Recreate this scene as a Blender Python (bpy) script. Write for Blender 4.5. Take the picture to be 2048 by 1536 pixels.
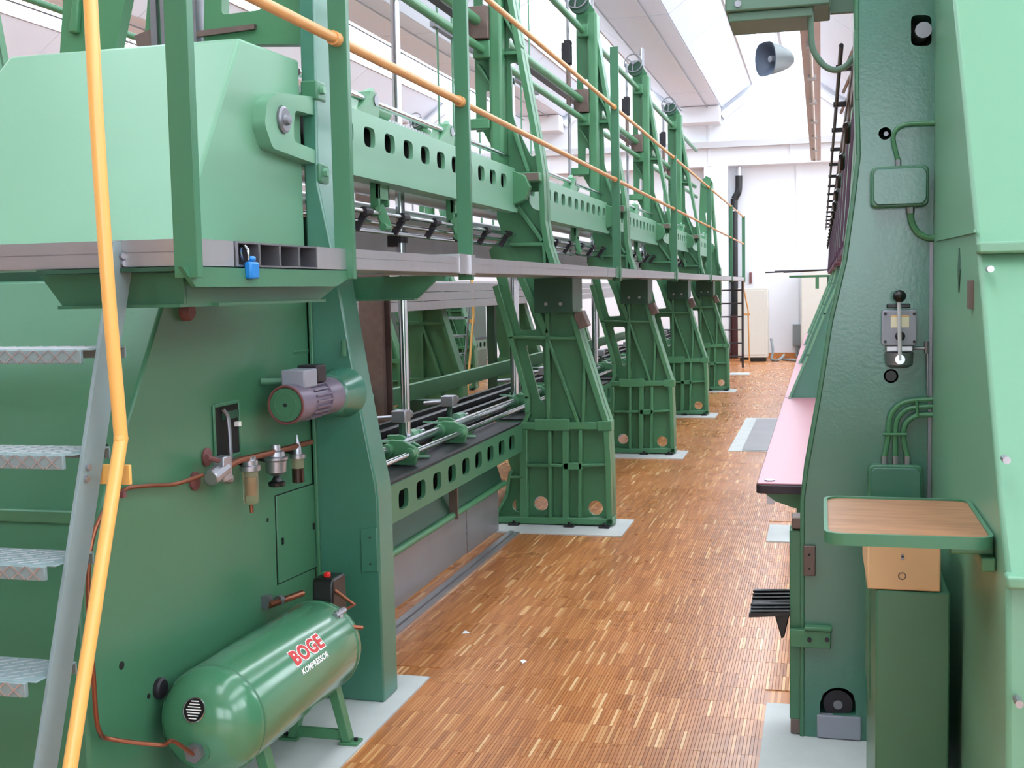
import bpy, bmesh, math, random
from mathutils import Vector, Matrix
random.seed(7)
PI = math.pi
sc = bpy.context.scene
col = sc.collection
for o in list(bpy.data.objects):
    bpy.data.objects.remove(o, do_unlink=True)

# ------------------------------------------------------------------ camera
FPX = 2353.5
YAW, PITCH, ROLL = [math.radians(a) for a in (14.7695, 4.6121, -1.1353)]
CAM = Vector((0, 0, 1.6))
def _rx(a): c, s = math.cos(a), math.sin(a); return Matrix(((1, 0, 0), (0, c, -s), (0, s, c)))
def _ry(a): c, s = math.cos(a), math.sin(a); return Matrix(((c, 0, s), (0, 1, 0), (-s, 0, c)))
def _rz(a): c, s = math.cos(a), math.sin(a); return Matrix(((c, -s, 0), (s, c, 0), (0, 0, 1)))
W2C = _rz(ROLL) @ _rx(PITCH) @ _ry(YAW) @ Matrix(((1, 0, 0), (0, 0, -1), (0, 1, 0)))   # rows: right, down, forward
def P(u, v, x=None, y=None, z=None):
    """photo pixel (2048x1536) -> point on a plane of the place"""
    d = W2C.transposed() @ Vector(((u - 1024) / FPX, (v - 768) / FPX, 1))
    t = x / d.x if x is not None else (y / d.y if y is not None else (z - CAM.z) / d.z)
    return CAM + d * t
cam = bpy.data.cameras.new('camera'); cam_o = bpy.data.objects.new('camera', cam); col.objects.link(cam_o)
cam.sensor_width = 36; cam.sensor_fit = 'HORIZONTAL'; cam.lens = FPX / 2048 * 36
cam.clip_start = .05; cam.clip_end = 200
R = Matrix((W2C[0], -W2C[1], -W2C[2])).transposed()
cam_o.matrix_world = Matrix.Translation(CAM) @ R.to_4x4()
sc.camera = cam_o

# ------------------------------------------------------------------ light
world = bpy.data.worlds.new('world'); sc.world = world; world.use_nodes = True
bg = world.node_tree.nodes['Background']
bg.inputs[0].default_value = (0.89, 0.96, 1.03, 1); bg.inputs[1].default_value = 6.5      # overcast sky over the roof lights
sc.view_settings.view_transform = 'Standard'; sc.view_settings.look = 'None'
sc.view_settings.gamma = 1; sc.view_settings.use_curve_mapping = False
sc.view_settings.exposure = 0.25

# ------------------------------------------------------------------ helpers
def srgb(r, g, b):
    f = lambda c: c / 12.92 if c <= .04045 else ((c + .055) / 1.055) ** 2.4
    return (f(r / 255), f(g / 255), f(b / 255), 1)
MATS = {}
def mat(name, rgb, rough=.5, metal=0., var=.06, scale=9., bump=0., bscale=120., coat=0., spec=.5):
    m = bpy.data.materials.new(name); m.use_nodes = True
    nt = m.node_tree; b = nt.nodes['Principled BSDF']
    b.inputs['Roughness'].default_value = rough; b.inputs['Metallic'].default_value = metal
    b.inputs['Specular IOR Level'].default_value = spec
    if coat: b.inputs['Coat Weight'].default_value = coat; b.inputs['Coat Roughness'].default_value = .15
    c = srgb(*rgb)
    tc = nt.nodes.new('ShaderNodeTexCoord')
    n = nt.nodes.new('ShaderNodeTexNoise'); n.inputs['Scale'].default_value = scale; n.inputs['Detail'].default_value = 3
    nt.links.new(tc.outputs['Object'], n.inputs['Vector'])
    mx = nt.nodes.new('ShaderNodeMix'); mx.data_type = 'RGBA'
    mx.inputs['A'].default_value = [x * (1 - var) for x in c[:3]] + [1]
    mx.inputs['B'].default_value = [min(1, x * (1 + var)) for x in c[:3]] + [1]
    nt.links.new(n.outputs['Fac'], mx.inputs['Factor']); nt.links.new(mx.outputs['Result'], b.inputs['Base Color'])
    if bump:
        n2 = nt.nodes.new('ShaderNodeTexNoise'); n2.inputs['Scale'].default_value = bscale; n2.inputs['Detail'].default_value = 2
        nt.links.new(tc.outputs['Object'], n2.inputs['Vector'])
        bp = nt.nodes.new('ShaderNodeBump'); bp.inputs['Strength'].default_value = bump; bp.inputs['Distance'].default_value = .004
        nt.links.new(n2.outputs['Fac'], bp.inputs['Height']); nt.links.new(bp.outputs['Normal'], b.inputs['Normal'])
    MATS[name] = m
    return m
GREEN = mat('machine_green_enamel', (66, 118, 88), .33, var=.05, scale=3, bump=.06, bscale=90)
GREENC = mat('cast_green_enamel', (74, 128, 90), .36, var=.07, scale=5, bump=.15, bscale=60)
GREENR = mat('rough_green_enamel', (62, 118, 98), .25, var=.06, scale=4, bump=.1, bscale=90, spec=.8)
GREEND = mat('dark_green_enamel', (40, 78, 60), .42, var=.06, scale=5, bump=.1, bscale=60)
GLOSSG = mat('glossy_green_enamel', (72, 130, 96), .2, var=.03, scale=3, coat=.5)
MINT = mat('mint_green_enamel', (108, 156, 126), .36, var=.03, scale=2, bump=.03, bscale=40)  # mint paint; on the hoods partly stands in for stronger top light
GREENG = mat('grey_green_paint', (92, 124, 106), .45, var=.05, scale=5)
ALU = mat('aluminium', (196, 194, 198), .38, .85, var=.08, scale=14)
ALUD = mat('dull_grey_sheet', (150, 148, 150), .42, .55, var=.15, scale=4)
CHROME = mat('polished_steel', (205, 208, 214), .16, 1., var=.04)
STEEL = mat('grey_steel', (140, 140, 146), .4, .8, var=.12)
BROWN = mat('bare_brown_steel', (116, 98, 92), .5, .5, var=.25, scale=20)
BLACK = mat('black_plastic', (18, 17, 19), .35, var=.1)
DARK = mat('dark_opening', (10, 12, 12), .7, var=.1)  # black parts, and sheets standing in for shade in holes and gaps
DARKST = mat('oiled_dark_steel', (52, 48, 54), .45, .5, var=.2, scale=20)
YELLOW = mat('yellow_paint', (232, 178, 96), .35, var=.04, coat=.3)
ORANGE = mat('ochre_paint', (206, 150, 92), .4, var=.05)
STRGREY = mat('stair_grey_paint', (122, 140, 142), .45, var=.06)
WHITE = mat('white_wall_paint', (228, 230, 236), .7, var=.02, scale=1.5)
WHITEB = mat('white_beam_paint', (196, 196, 200), .7, var=.03, scale=1.5)
CEIL = mat('white_ceiling_boards', (226, 234, 248), .75, var=.015, scale=1)
GREYWALL = mat('grey_wall_paint', (128, 130, 130), .7, var=.03, scale=1.5)  # unseen front wall only; grey chosen to dim light from behind the camera
CONC = mat('pale_concrete', (198, 200, 198), .75, var=.12, scale=6, bump=.15, bscale=80)
PINK = mat('pink_laminate', (176, 112, 124), .28, var=.05, scale=6)
DPURP = mat('dark_edge_band', (44, 34, 46), .35, var=.1)
MOTOR = mat('worn_motor_paint', (124, 112, 130), .4, .2, var=.2, scale=14)
RUST = mat('rusty_red_paint', (112, 66, 66), .55, var=.25, scale=25)
COPPER = mat('dull_copper', (140, 84, 62), .35, .8, var=.15, scale=20)
BLUE = mat('blue_enamel', (20, 120, 196), .35, var=.05)
RED = mat('red_plastic', (214, 26, 22), .35, var=.05)
REDINK = mat('red_lettering', (206, 46, 46), .5, var=.05)
WHITEINK = mat('white_lettering', (240, 238, 234), .5, var=.02)
PINE = mat('pale_drawer_wood', (224, 184, 138), .5, var=.1, scale=7)
CREAM = mat('cream_cabinet_paint', (206, 204, 196), .5, var=.03)
GREYP = mat('grey_plastic', (150, 152, 164), .4, var=.05)
GREYH = mat('horn_grey', (132, 140, 142), .5, var=.05)
PURPLE = mat('dark_purple_steel', (96, 62, 88), .5, .1, var=.3, scale=30)
MAROON = mat('maroon_paint', (70, 30, 34), .5, var=.1)
TAN = mat('tan_stick', (190, 120, 60), .5, var=.1)
LAMPW = mat('lamp_housing_grey', (205, 198, 200), .5, var=.08)
ZINC = mat('cast_zinc', (172, 172, 180), .35, .85, var=.12, scale=30)
PAPERY = mat('paper_sticker', (236, 228, 200), .6, var=.03)

def wood_mat():
    m = bpy.data.materials.new('brown_wood_board'); m.use_nodes = True; nt = m.node_tree; b = nt.nodes['Principled BSDF']
    tc = nt.nodes.new('ShaderNodeTexCoord'); mp = nt.nodes.new('ShaderNodeMapping'); mp.inputs['Scale'].default_value = (6, 40, 10)
    n = nt.nodes.new('ShaderNodeTexNoise'); n.inputs['Scale'].default_value = 1.4; n.inputs['Detail'].default_value = 5
    cr = nt.nodes.new('ShaderNodeValToRGB')
    cr.color_ramp.elements[0].color = srgb(132, 88, 60); cr.color_ramp.elements[0].position = .2
    cr.color_ramp.elements[1].color = srgb(176, 126, 88); cr.color_ramp.elements[1].position = .8
    nt.links.new(tc.outputs['Object'], mp.inputs['Vector']); nt.links.new(mp.outputs['Vector'], n.inputs['Vector'])
    nt.links.new(n.outputs['Fac'], cr.inputs['Fac']); nt.links.new(cr.outputs['Color'], b.inputs['Base Color'])
    b.inputs['Roughness'].default_value = .42
    return m
WOOD = wood_mat()
SX, SY = .0125, .17          # parquet lamella
def parquet_mat():
    m = bpy.data.materials.new('lamella_parquet'); m.use_nodes = True; nt = m.node_tree; b = nt.nodes['Principled BSDF']
    L = nt.links.new
    g = nt.nodes.new('ShaderNodeNewGeometry'); sp = nt.nodes.new('ShaderNodeSeparateXYZ'); L(g.outputs['Position'], sp.inputs[0])
    def mth(op, a, bb=None):
        n = nt.nodes.new('ShaderNodeMath'); n.operation = op
        for i, s in enumerate((a, bb)):
            if s is None: continue
            if isinstance(s, (int, float)): n.inputs[i].default_value = s
            else: L(s, n.inputs[i])
        return n.outputs[0]
    ix = mth('FLOOR', mth('DIVIDE', mth('ADD', sp.outputs[0], 20.0), SX)); iy = mth('FLOOR', mth('DIVIDE', mth('ADD', sp.outputs[1], 20.0), SY))
    cb = nt.nodes.new('ShaderNodeCombineXYZ'); L(ix, cb.inputs[0]); L(iy, cb.inputs[1])
    wn = nt.nodes.new('ShaderNodeTexWhiteNoise'); wn.noise_dimensions = '3D'; L(cb.outputs[0], wn.inputs['Vector'])
    px = mth('FLOOR', mth('DIVIDE', ix, 26)); cb2 = nt.nodes.new('ShaderNodeCombineXYZ'); L(px, cb2.inputs[0]); L(iy, cb2.inputs[1]); cb2.inputs[2].default_value = 3
    wn2 = nt.nodes.new('ShaderNodeTexWhiteNoise'); L(cb2.outputs[0], wn2.inputs['Vector'])
    cr = nt.nodes.new('ShaderNodeValToRGB'); e = cr.color_ramp.elements
    e[0].color = srgb(168, 102, 56); e[0].position = 0
    e[1].color = srgb(242, 198, 146); e[1].position = 1
    for p, c in ((.2, (184, 114, 62)), (.6, (196, 126, 72)), (.88, (206, 138, 84)), (.96, (226, 170, 114))):
        q = e.new(p); q.color = srgb(*c)
    L(wn.outputs['Value'], cr.inputs['Fac'])
    mx = nt.nodes.new('ShaderNodeMix'); mx.data_type = 'RGBA'; mx.blend_type = 'MULTIPLY'; mx.inputs['Factor'].default_value = .5
    cr2 = nt.nodes.new('ShaderNodeValToRGB'); cr2.color_ramp.elements[0].color = (.8, .77, .75, 1); cr2.color_ramp.elements[1].color = (1, 1, 1, 1)
    L(wn2.outputs['Value'], cr2.inputs['Fac']); L(cr.outputs['Color'], mx.inputs['A']); L(cr2.outputs['Color'], mx.inputs['B'])
    n = nt.nodes.new('ShaderNodeTexNoise'); n.inputs['Scale'].default_value = 1.6; n.inputs['Detail'].default_value = 4; L(g.outputs['Position'], n.inputs['Vector'])
    rr = nt.nodes.new('ShaderNodeMapRange'); rr.inputs[3].default_value = .2; rr.inputs[4].default_value = .36; L(n.outputs['Fac'], rr.inputs[0])
    L(mx.outputs['Result'], b.inputs['Base Color']); L(rr.outputs[0], b.inputs['Roughness'])
    b.inputs['Specular IOR Level'].default_value = .6
    return m
PARQ = parquet_mat()
def pane_mat():
    m = bpy.data.materials.new('clear_roof_glass'); m.use_nodes = True; nt = m.node_tree
    out = nt.nodes['Material Output']; nt.nodes.remove(nt.nodes['Principled BSDF'])
    t = nt.nodes.new('ShaderNodeBsdfTransparent'); t.inputs[0].default_value = (.93, .96, .97, 1)
    g = nt.nodes.new('ShaderNodeBsdfGlossy'); g.inputs['Roughness'].default_value = .05
    mx = nt.nodes.new('ShaderNodeMixShader'); mx.inputs[0].default_value = .06
    nt.links.new(t.outputs[0], mx.inputs[1]); nt.links.new(g.outputs[0], mx.inputs[2]); nt.links.new(mx.outputs[0], out.inputs[0])
    return m
PANE = pane_mat()
def glass_mat(name, rgb, rough=.08):
    m = bpy.data.materials.new(name); m.use_nodes = True; b = m.node_tree.nodes['Principled BSDF']
    b.inputs['Base Color'].default_value = srgb(*rgb); b.inputs['Transmission Weight'].default_value = .75; b.inputs['Roughness'].default_value = rough
    b.inputs['IOR'].default_value = 1.3
    return m
BOWL = glass_mat('clear_bowl', (206, 200, 170)); OIL = mat('dark_oil', (44, 26, 22), .2, var=.1)

# ------------------------------------------------------------------ mesh building
Z = Vector((0, 0, 1))
class MB:
    def __init__(s): s.v = []; s.f = []
    def add(s, vs, fs):
        n = len(s.v); s.v += [tuple(p) for p in vs]; s.f += [tuple(i + n for i in f) for f in fs]; return s
    def box(s, x0, x1, y0, y1, z0, z1):
        return s.add([(x, y, z) for z in (z0, z1) for y in (y0, y1) for x in (x0, x1)],
                     [(0, 2, 3, 1), (4, 5, 7, 6), (0, 1, 5, 4), (2, 6, 7, 3), (0, 4, 6, 2), (1, 3, 7, 5)])
    def obox(s, c, ax, ay, az):
        c = Vector(c); vs = [c + ax * i + ay * j + az * k for k in (-1, 1) for j in (-1, 1) for i in (-1, 1)]
        return s.add(vs, [(0, 2, 3, 1), (4, 5, 7, 6), (0, 1, 5, 4), (2, 6, 7, 3), (0, 4, 6, 2), (1, 3, 7, 5)])
    def bar(s, p, q, w, h, up=Z):
        p, q = Vector(p), Vector(q); d = q - p; a = d.normalized(); b = up.cross(a)
        if b.length < 1e-4: b = Vector((1, 0, 0))
        b.normalize(); c = a.cross(b)
        return s.obox((p + q) / 2, d / 2, b * w / 2, c * h / 2)
    def tube(s, p, q, r, n=12, r2=None, cap=True):
        p, q = Vector(p), Vector(q); a = (q - p).normalized()
        b = a.orthogonal().normalized(); c = a.cross(b); r2 = r if r2 is None else r2
        vs = []
        for o, rr in ((p, r), (q, r2)):
            for i in range(n):
                t = 2 * PI * i / n; vs.append(o + (b * math.cos(t) + c * math.sin(t)) * rr)
        fs = [(i, (i + 1) % n, n + (i + 1) % n, n + i) for i in range(n)]
        if cap: fs += [tuple(range(n - 1, -1, -1)), tuple(range(n, 2 * n))]
        return s.add(vs, fs)
    def path(s, pts, r, n=10):
        pts = [Vector(p) for p in pts]; m = len(pts); vs = []; b = None
        for i, p in enumerate(pts):
            a = (pts[min(i + 1, m - 1)] - pts[max(i - 1, 0)]).normalized()
            b = (a.orthogonal() if b is None else b - a * b.dot(a)).normalized(); c = a.cross(b)
            for k in range(n):
                t = 2 * PI * k / n; vs.append(p + (b * math.cos(t) + c * math.sin(t)) * r)
        fs = [(j * n + k, j * n + (k + 1) % n, (j + 1) * n + (k + 1) % n, (j + 1) * n + k) for j in range(m - 1) for k in range(n)]
        fs += [tuple(range(n - 1, -1, -1)), tuple(range((m - 1) * n, m * n))]
        return s.add(vs, fs)
    def lathe(s, o, a, prof, n=24):
        o = Vector(o); a = Vector(a).normalized(); b = a.orthogonal().normalized(); c = a.cross(b); vs = []; m = len(prof)
        for h, r in prof:
            for k in range(n):
                t = 2 * PI * k / n; vs.append(o + a * h + (b * math.cos(t) + c * math.sin(t)) * max(r, 1e-4))
        fs = [(j * n + k, j * n + (k + 1) % n, (j + 1) * n + (k + 1) % n, (j + 1) * n + k) for j in range(m - 1) for k in range(n)]
        fs += [tuple(range(n - 1, -1, -1)), tuple(range((m - 1) * n, m * n))]
        return s.add(vs, fs)
    def ring(s, o, a, R_, r, n=28, m=8):
        o = Vector(o); a = Vector(a).normalized(); b = a.orthogonal().normalized(); c = a.cross(b); vs = []
        for i in range(n):
            t = 2 * PI * i / n; d = b * math.cos(t) + c * math.sin(t)
            for k in range(m):
                q = 2 * PI * k / m; vs.append(o + d * (R_ + r * math.cos(q)) + a * r * math.sin(q))
        return s.add(vs, [(i * m + k, ((i + 1) % n) * m + k, ((i + 1) % n) * m + (k + 1) % m, i * m + (k + 1) % m) for i in range(n) for k in range(m)])
    def prism(s, poly, fn, t0, t1):
        n = len(poly); vs = [fn(a, b, t0) for a, b in poly] + [fn(a, b, t1) for a, b in poly]
        return s.add(vs, [tuple(range(n - 1, -1, -1)), tuple(range(n, 2 * n))] + [(i, (i + 1) % n, n + (i + 1) % n, n + i) for i in range(n)])
    def build(s, name, m, parent=None, bevel=0., ang=35, seg=2):
        me = bpy.data.meshes.new(name); me.from_pydata(s.v, [], s.f)
        bm = bmesh.new(); bm.from_mesh(me); bmesh.ops.recalc_face_normals(bm, faces=bm.faces); bm.to_mesh(me); bm.free()
        return finish(name, me, m, parent, bevel, ang, seg)
XZ = lambda a, b, t: (a, t, b)
YZ = lambda a, b, t: (t, a, b)
XY = lambda a, b, t: (a, b, t)
def finish(name, me, m, parent, bevel=0., ang=35, seg=2):
    me.materials.clear(); me.materials.append(m)
    me.polygons.foreach_set('use_smooth', [True] * len(me.polygons)); me.set_sharp_from_angle(angle=math.radians(ang))
    o = bpy.data.objects.new(name, me); col.objects.link(o)
    if bevel:
        b = o.modifiers.new('edge', 'BEVEL'); b.width = bevel; b.segments = seg; b.limit_method = 'ANGLE'; b.angle_limit = math.radians(40)
    if parent: adopt(o, parent)
    return o
def adopt(o, parent):
    o.parent = parent; o.matrix_parent_inverse = Matrix.Translation(-WL(parent))
def WL(o):
    v = Vector(o.location)
    if o.parent: v = v        # children keep world-space geometry at zero offset
    return v
def plate(name, outer, holes, fn, t0, t1, m, parent=None, bevel=0.):
    """flat casting with real openings"""
    cu = bpy.data.curves.new('tmp', 'CURVE'); cu.dimensions = '2D'; cu.fill_mode = 'BOTH'
    cu.extrude = abs(t1 - t0) / 2
    for pts in [outer] + list(holes):
        sp = cu.splines.new('POLY'); sp.points.add(len(pts) - 1); sp.use_cyclic_u = True
        for i, p in enumerate(pts): sp.points[i].co = (p[0], p[1], 0, 1)
    ob = bpy.data.objects.new('tmp', cu); me = bpy.data.meshes.new_from_object(ob)
    bpy.data.objects.remove(ob); bpy.data.curves.remove(cu)
    mid = (t0 + t1) / 2
    for v in me.vertices: v.co = Vector(fn(v.co.x, v.co.y, mid + v.co.z))
    bm = bmesh.new(); bm.from_mesh(me); bmesh.ops.remove_doubles(bm, verts=bm.verts, dist=1e-5); bmesh.ops.recalc_face_normals(bm, faces=bm.faces); bm.to_mesh(me); bm.free()
    me.name = name
    return finish(name, me, m, parent, bevel)
def circ(cx, cy, r, n=18, ry=None): return [(cx + r * math.cos(2 * PI * i / n), cy + (ry or r) * math.sin(2 * PI * i / n)) for i in range(n)]
def rnd(pts, r, n=4):
    """round the corners of a polygon"""
    out = []; m = len(pts)
    for i in range(m):
        a, b, c = Vector(pts[i - 1]), Vector(pts[i]), Vector(pts[(i + 1) % m])
        d1, d2 = (a - b), (c - b); q = min(r, d1.length * .45, d2.length * .45)
        p1, p2 = b + d1.normalized() * q, b + d2.normalized() * q
        for k in range(n + 1):
            t = k / n; out.append(tuple(p1 * (1 - t) ** 2 + b * 2 * t * (1 - t) + p2 * t * t))
    return out
def rrect(x0, x1, y0, y1, r): return rnd([(x0, y0), (x1, y0), (x1, y1), (x0, y1)], r)
def curve(pts, k=6):
    """smooth a 3-D polyline (Catmull-Rom)"""
    p = [Vector(q) for q in pts]; p = [p[0] * 2 - p[1]] + p + [p[-1] * 2 - p[-2]]; out = []
    for i in range(1, len(p) - 2):
        for j in range(k):
            t = j / k; a, b, c, d = p[i - 1:i + 3]
            out.append(.5 * ((2 * b) + (c - a) * t + (2 * a - 5 * b + 4 * c - d) * t * t + (3 * b - a - 3 * c + d) * t ** 3))
    return out + [p[-2]]
def tag(o, label, cat, group=None):
    o['label'] = label; o['category'] = cat
    if group: o['group'] = group
    return o
def thing(name, loc, label, cat, group=None):
    o = bpy.data.objects.new(name, None); o.location = loc; o.empty_display_size = .1; col.objects.link(o)
    return tag(o, label, cat, group)
def struct(o): o['kind'] = 'structure'; return o
def copy_tree(root, off, label=None, group=None):
    off = Vector(off); r = root.copy(); col.objects.link(r); r.location = root.location + off
    if label: r['label'] = label
    if group: r['group'] = group
    for ch in [c for c in bpy.data.objects if c.parent == root]:
        c = ch.copy(); col.objects.link(c); c.parent = r; c.matrix_parent_inverse = ch.matrix_parent_inverse.copy()
        for g in [d for d in bpy.data.objects if d.parent == ch]:
            d = g.copy(); col.objects.link(d); d.parent = c; d.matrix_parent_inverse = g.matrix_parent_inverse.copy()
    return r
def sub(o, parent):      # sub-part: parent already carries world-space geometry
    o.parent = parent; o.matrix_parent_inverse = Matrix.Identity(4)
    return o
def bolt(mb, p, ax, r=.008, h=.008, n=6):
    p = Vector(p); mb.tube(p, p + Vector(ax).normalized() * h, r, n)
BAY = 3.45
YF = 7.65                      # front of the first cast frame

# ================================================================== THE SETTING
XL, XR, YB, YN = -13.3, 4.85, 26.3, -6.0
floor = struct(MB().box(XL, XR, YN, YB + .3, -.12, -.004).build('floor', PARQ))
PADS = [(-2.3, -1.24, YF - .26 + BAY * i, YF + .29 + BAY * i) for i in range(5)] + [(-2.9, -1.57, 2.2, 4.52), (-.2, .36, 3.3, 4.487), (-.33, -.12, 7.39, 7.91), (-.87, -.2, 11.43, 14.31)]
for i, (x0, x1, y0, y1) in enumerate(PADS[:8]):
    MB().box(x0, x1, y0, y1, -.004, .004).build('concrete_pad', CONC, floor)
# floor hatch between the machines
x0, x1, y0, y1 = PADS[8]
MB().box(x0, x1, y0, y1, -.004, .002).build('hatch_surround', CONC, floor)
MB().box(x0 + .13, x1 - .02, y0 + .05, y1 - .1, .002, .006).build('hatch_cover', ALUD, floor)
MB().box(-1.99, -1.955, 4.55, 7.4, -.004, .012).box(-1.945, -1.915, 4.55, 7.4, -.004, .008).build('edge_strip', ALU, floor)
# parquet lamellas of the near aisle
bmv = [(a * .5 * (SX - .0009 * (1 + k)), b * .5 * (SY - .0009 * (1 + k)), z) for k, z in ((0, -.004), (0, -.0008), (1, 0)) for a, b in ((-1, -1), (1, -1), (1, 1), (-1, 1))]
bmf = [(8, 9, 10, 11)] + [(r * 4 + i, r * 4 + (i + 1) % 4, r * 4 + 4 + (i + 1) % 4, r * 4 + 4 + i) for r in (0, 1) for i in range(4)]
lam = bpy.data.meshes.new('parquet_strip'); lam.from_pydata(bmv, [], bmf); lam.materials.append(PARQ)
cells = []
for i in range(int((-1.9 + 20) / SX), int((.02 + 20) / SX)):
    for j in range(int((3.3 + 20) / SY), int((9.4 + 20) / SY)):
        x, y = (i + .5) * SX - 20, (j + .5) * SY - 20
        if any(a - .5 * SX < x < b + .5 * SX and c - .5 * SY < y < d + .5 * SY for a, b, c, d in PADS): continue
        q = W2C @ (Vector((x, y, 0)) - CAM); u, v = 1024 + FPX * q.x / q.z, 768 + FPX * q.y / q.z
        cells.append((0 if (v < 1536 and -1.5 < x < -.25) else 1, y, x))
cells.sort()
rest = MB()
for k, (s, y, x) in enumerate(cells):
    dz = random.uniform(-.0006, .0006)
    if k < 300:
        o = bpy.data.objects.new('parquet_strip', lam); col.objects.link(o); o.location = (x, y, dz); o.parent = floor
    else:
        rest.add([(a + x, b + y, c + dz) for a, b, c in bmv], bmf)
o = rest.build('parquet_strips', PARQ, floor); o['kind'] = 'stuff'

# walls
wb = struct(MB().box(XL, XR, 25.95, 26.6, 4.15, 6.9).box(XL, XR, YB, 26.6, 0, 4.15).build('wall_back', WHITE))
MB().box(-2.46, -1.95, 25.95, YB, 0, 4.15).build('pilaster', WHITE, wb)
MB().box(XL, XR, 25.8, 25.95, 4.53, 4.66).build('wall_ledge', WHITEB, wb)
for x in (-5.9, -4.2, -2.34, -.62, 1.1):
    MB().box(x - .03, x + .03, 25.93, 25.95, 4.16, 4.53).build('joint_batten', WHITE, wb)
for x in (-2.34, 1.1): MB().box(x - .03, x + .03, 25.93, 25.95, 4.66, 5.05).build('joint_batten', WHITE, wb)
for x in (-.5, 1.4): MB().box(x - .03, x + .03, YB - .02, YB, .1, 4.14).build('joint_batten', WHITE, wb)
struct(MB().box(-1.95, XR, YB - .03, YB, 0, .1).build('baseboard_back', TAN))
struct(MB().box(XL - .2, XL, YN, YB + .3, 0, 6.9).build('wall_left', WHITE))
# right and front walls, unseen, with window bands put in for light
WR = [(YN + .8 + 4.0 * k, YN + 4.2 + 4.0 * k) for k in range(8)]  # unseen windows, added to brighten the upper machine faces
struct(plate('wall_right', [(YN, 0), (YB + .3, 0), (YB + .3, 6.9), (YN, 6.9)], [[(a, 3.0), (b, 3.0), (b, 5.3), (a, 5.3)] for a, b in WR], YZ, XR, XR + .2, WHITE))
WF = [(-1.0, 1.4, .8, 3.8), (1.8, 4.2, .8, 3.8)]  # unseen; inferred from the column's sheen and sized to light it
struct(plate('wall_front', [(XL, 0), (XR, 0), (XR, 6.9), (XL, 6.9)], [[(a, c), (b, c), (b, d), (a, d)] for a, b, c, d in WF], XZ, YN - .2, YN, GREYWALL))
def unseen_wall_window(n, fn, a, b, z0, z1, t):
    w = bpy.data.objects.new('window_%d' % n, None); col.objects.link(w); w.location = fn((a + b) / 2, z0, t); struct(w)
    plate('window_frame', [(a, z0), (b, z0), (b, z1), (a, z1)], [[(p + .04, z0 + .06), (q - .04, z0 + .06), (q - .04, z1 - .06), (p + .04, z1 - .06)] for p, q in ((a, (a + b) / 2), ((a + b) / 2, b))], fn, t - .03, t + .03, WHITEB, w)
    for p, q in ((a, (a + b) / 2), ((a + b) / 2, b)):
        MB().add([fn(p + .04, z0 + .06, t), fn(q - .04, z0 + .06, t), fn(q - .04, z1 - .06, t), fn(p + .04, z1 - .06, t)], [(0, 1, 2, 3)]).build('window_pane', PANE, w)
for k, (a, b) in enumerate(WR): unseen_wall_window(11 + k, YZ, a, b, 3.0, 5.3, XR + .1)
for k, (a, b, c, d) in enumerate(WF): unseen_wall_window(21 + k, XZ, a, b, c, d, YN - .1)

# folded white ceiling with roof lights between the troughs
TC = [-2.5 + BAY * k for k in range(-3, 3)]
ce = MB()
def slab(xa, za, xb, zb, up):
    ce.prism([(xa, za), (xb, zb), (xb, zb + up), (xa, za + up)], XZ, YN, YB)
facets = []
for c in TC:
    for a in ((c - .43, 5.38, c + .43, 5.38), (c + .43, 5.38, c + 1.05, 5.84), (c - 1.05, 5.84, c - .43, 5.38)):
        slab(a[0], a[1] + .05, a[2], a[3] + .05, .1); facets.append(a)
YL = -2.0                 # the roof lights begin here; the unseen roof before them is closed to cut front light
for c in TC[:-1]: ce.box(c + 1.04, c + 2.41, YN, YL, 5.86, 5.96)
ceiling = struct(ce.build('ceiling', CEIL))
NB = 14; L_ = (25.95 - YN) / NB
for (xa, za, xb, zb) in facets:
    me0 = None
    for j in range(NB):
        y0 = YN + j * L_
        if me0 is None:
            n = Vector((-(zb - za), 0, xb - xa)).normalized(); d = Vector((xb - xa, 0, zb - za)).normalized() * .006
            pa, pb = Vector((xa, 0, za)) + d, Vector((xb, 0, zb)) - d
            m_ = MB(); m_.add([pa, pb, pb + n * .02, pa + n * .02] + [q + Vector((0, L_ - .012, 0)) for q in (pa, pb, pb + n * .02, pa + n * .02)],
                              [(3, 2, 1, 0), (4, 5, 6, 7), (0, 1, 5, 4), (1, 2, 6, 5), (2, 3, 7, 6), (3, 0, 4, 7)])
            o = m_.build('ceiling_board', CEIL, ceiling); o.location.y = y0; me0 = o.data
        else:
            o = bpy.data.objects.new('ceiling_board', me0); col.objects.link(o); o.parent = ceiling; o.location = (0, y0, random.uniform(-.004, .004))
for c in TC:
    MB().box(c - .42, c + .42, 25.45, 25.95, 5.03, 5.37).build('trough_end_box', WHITE, ceiling, bevel=.01)
    for s in (-1, 1):
        MB().bar((c + s * .44, 25.9, 5.2), (c + s * 1.1, 25.9, 5.68), .1, .16).build('gable_trim', WHITE, ceiling)
    MB().path([(c + .17, YN, 5.34), (c + .17, 25.9, 5.34)], .012, 8).build('conduit', STEEL, ceiling)
    MB().path([(c - .38, YN, 5.3), (c - .38, 25.9, 5.3)], .012, 8).build('conduit', STEEL, ceiling)
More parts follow.
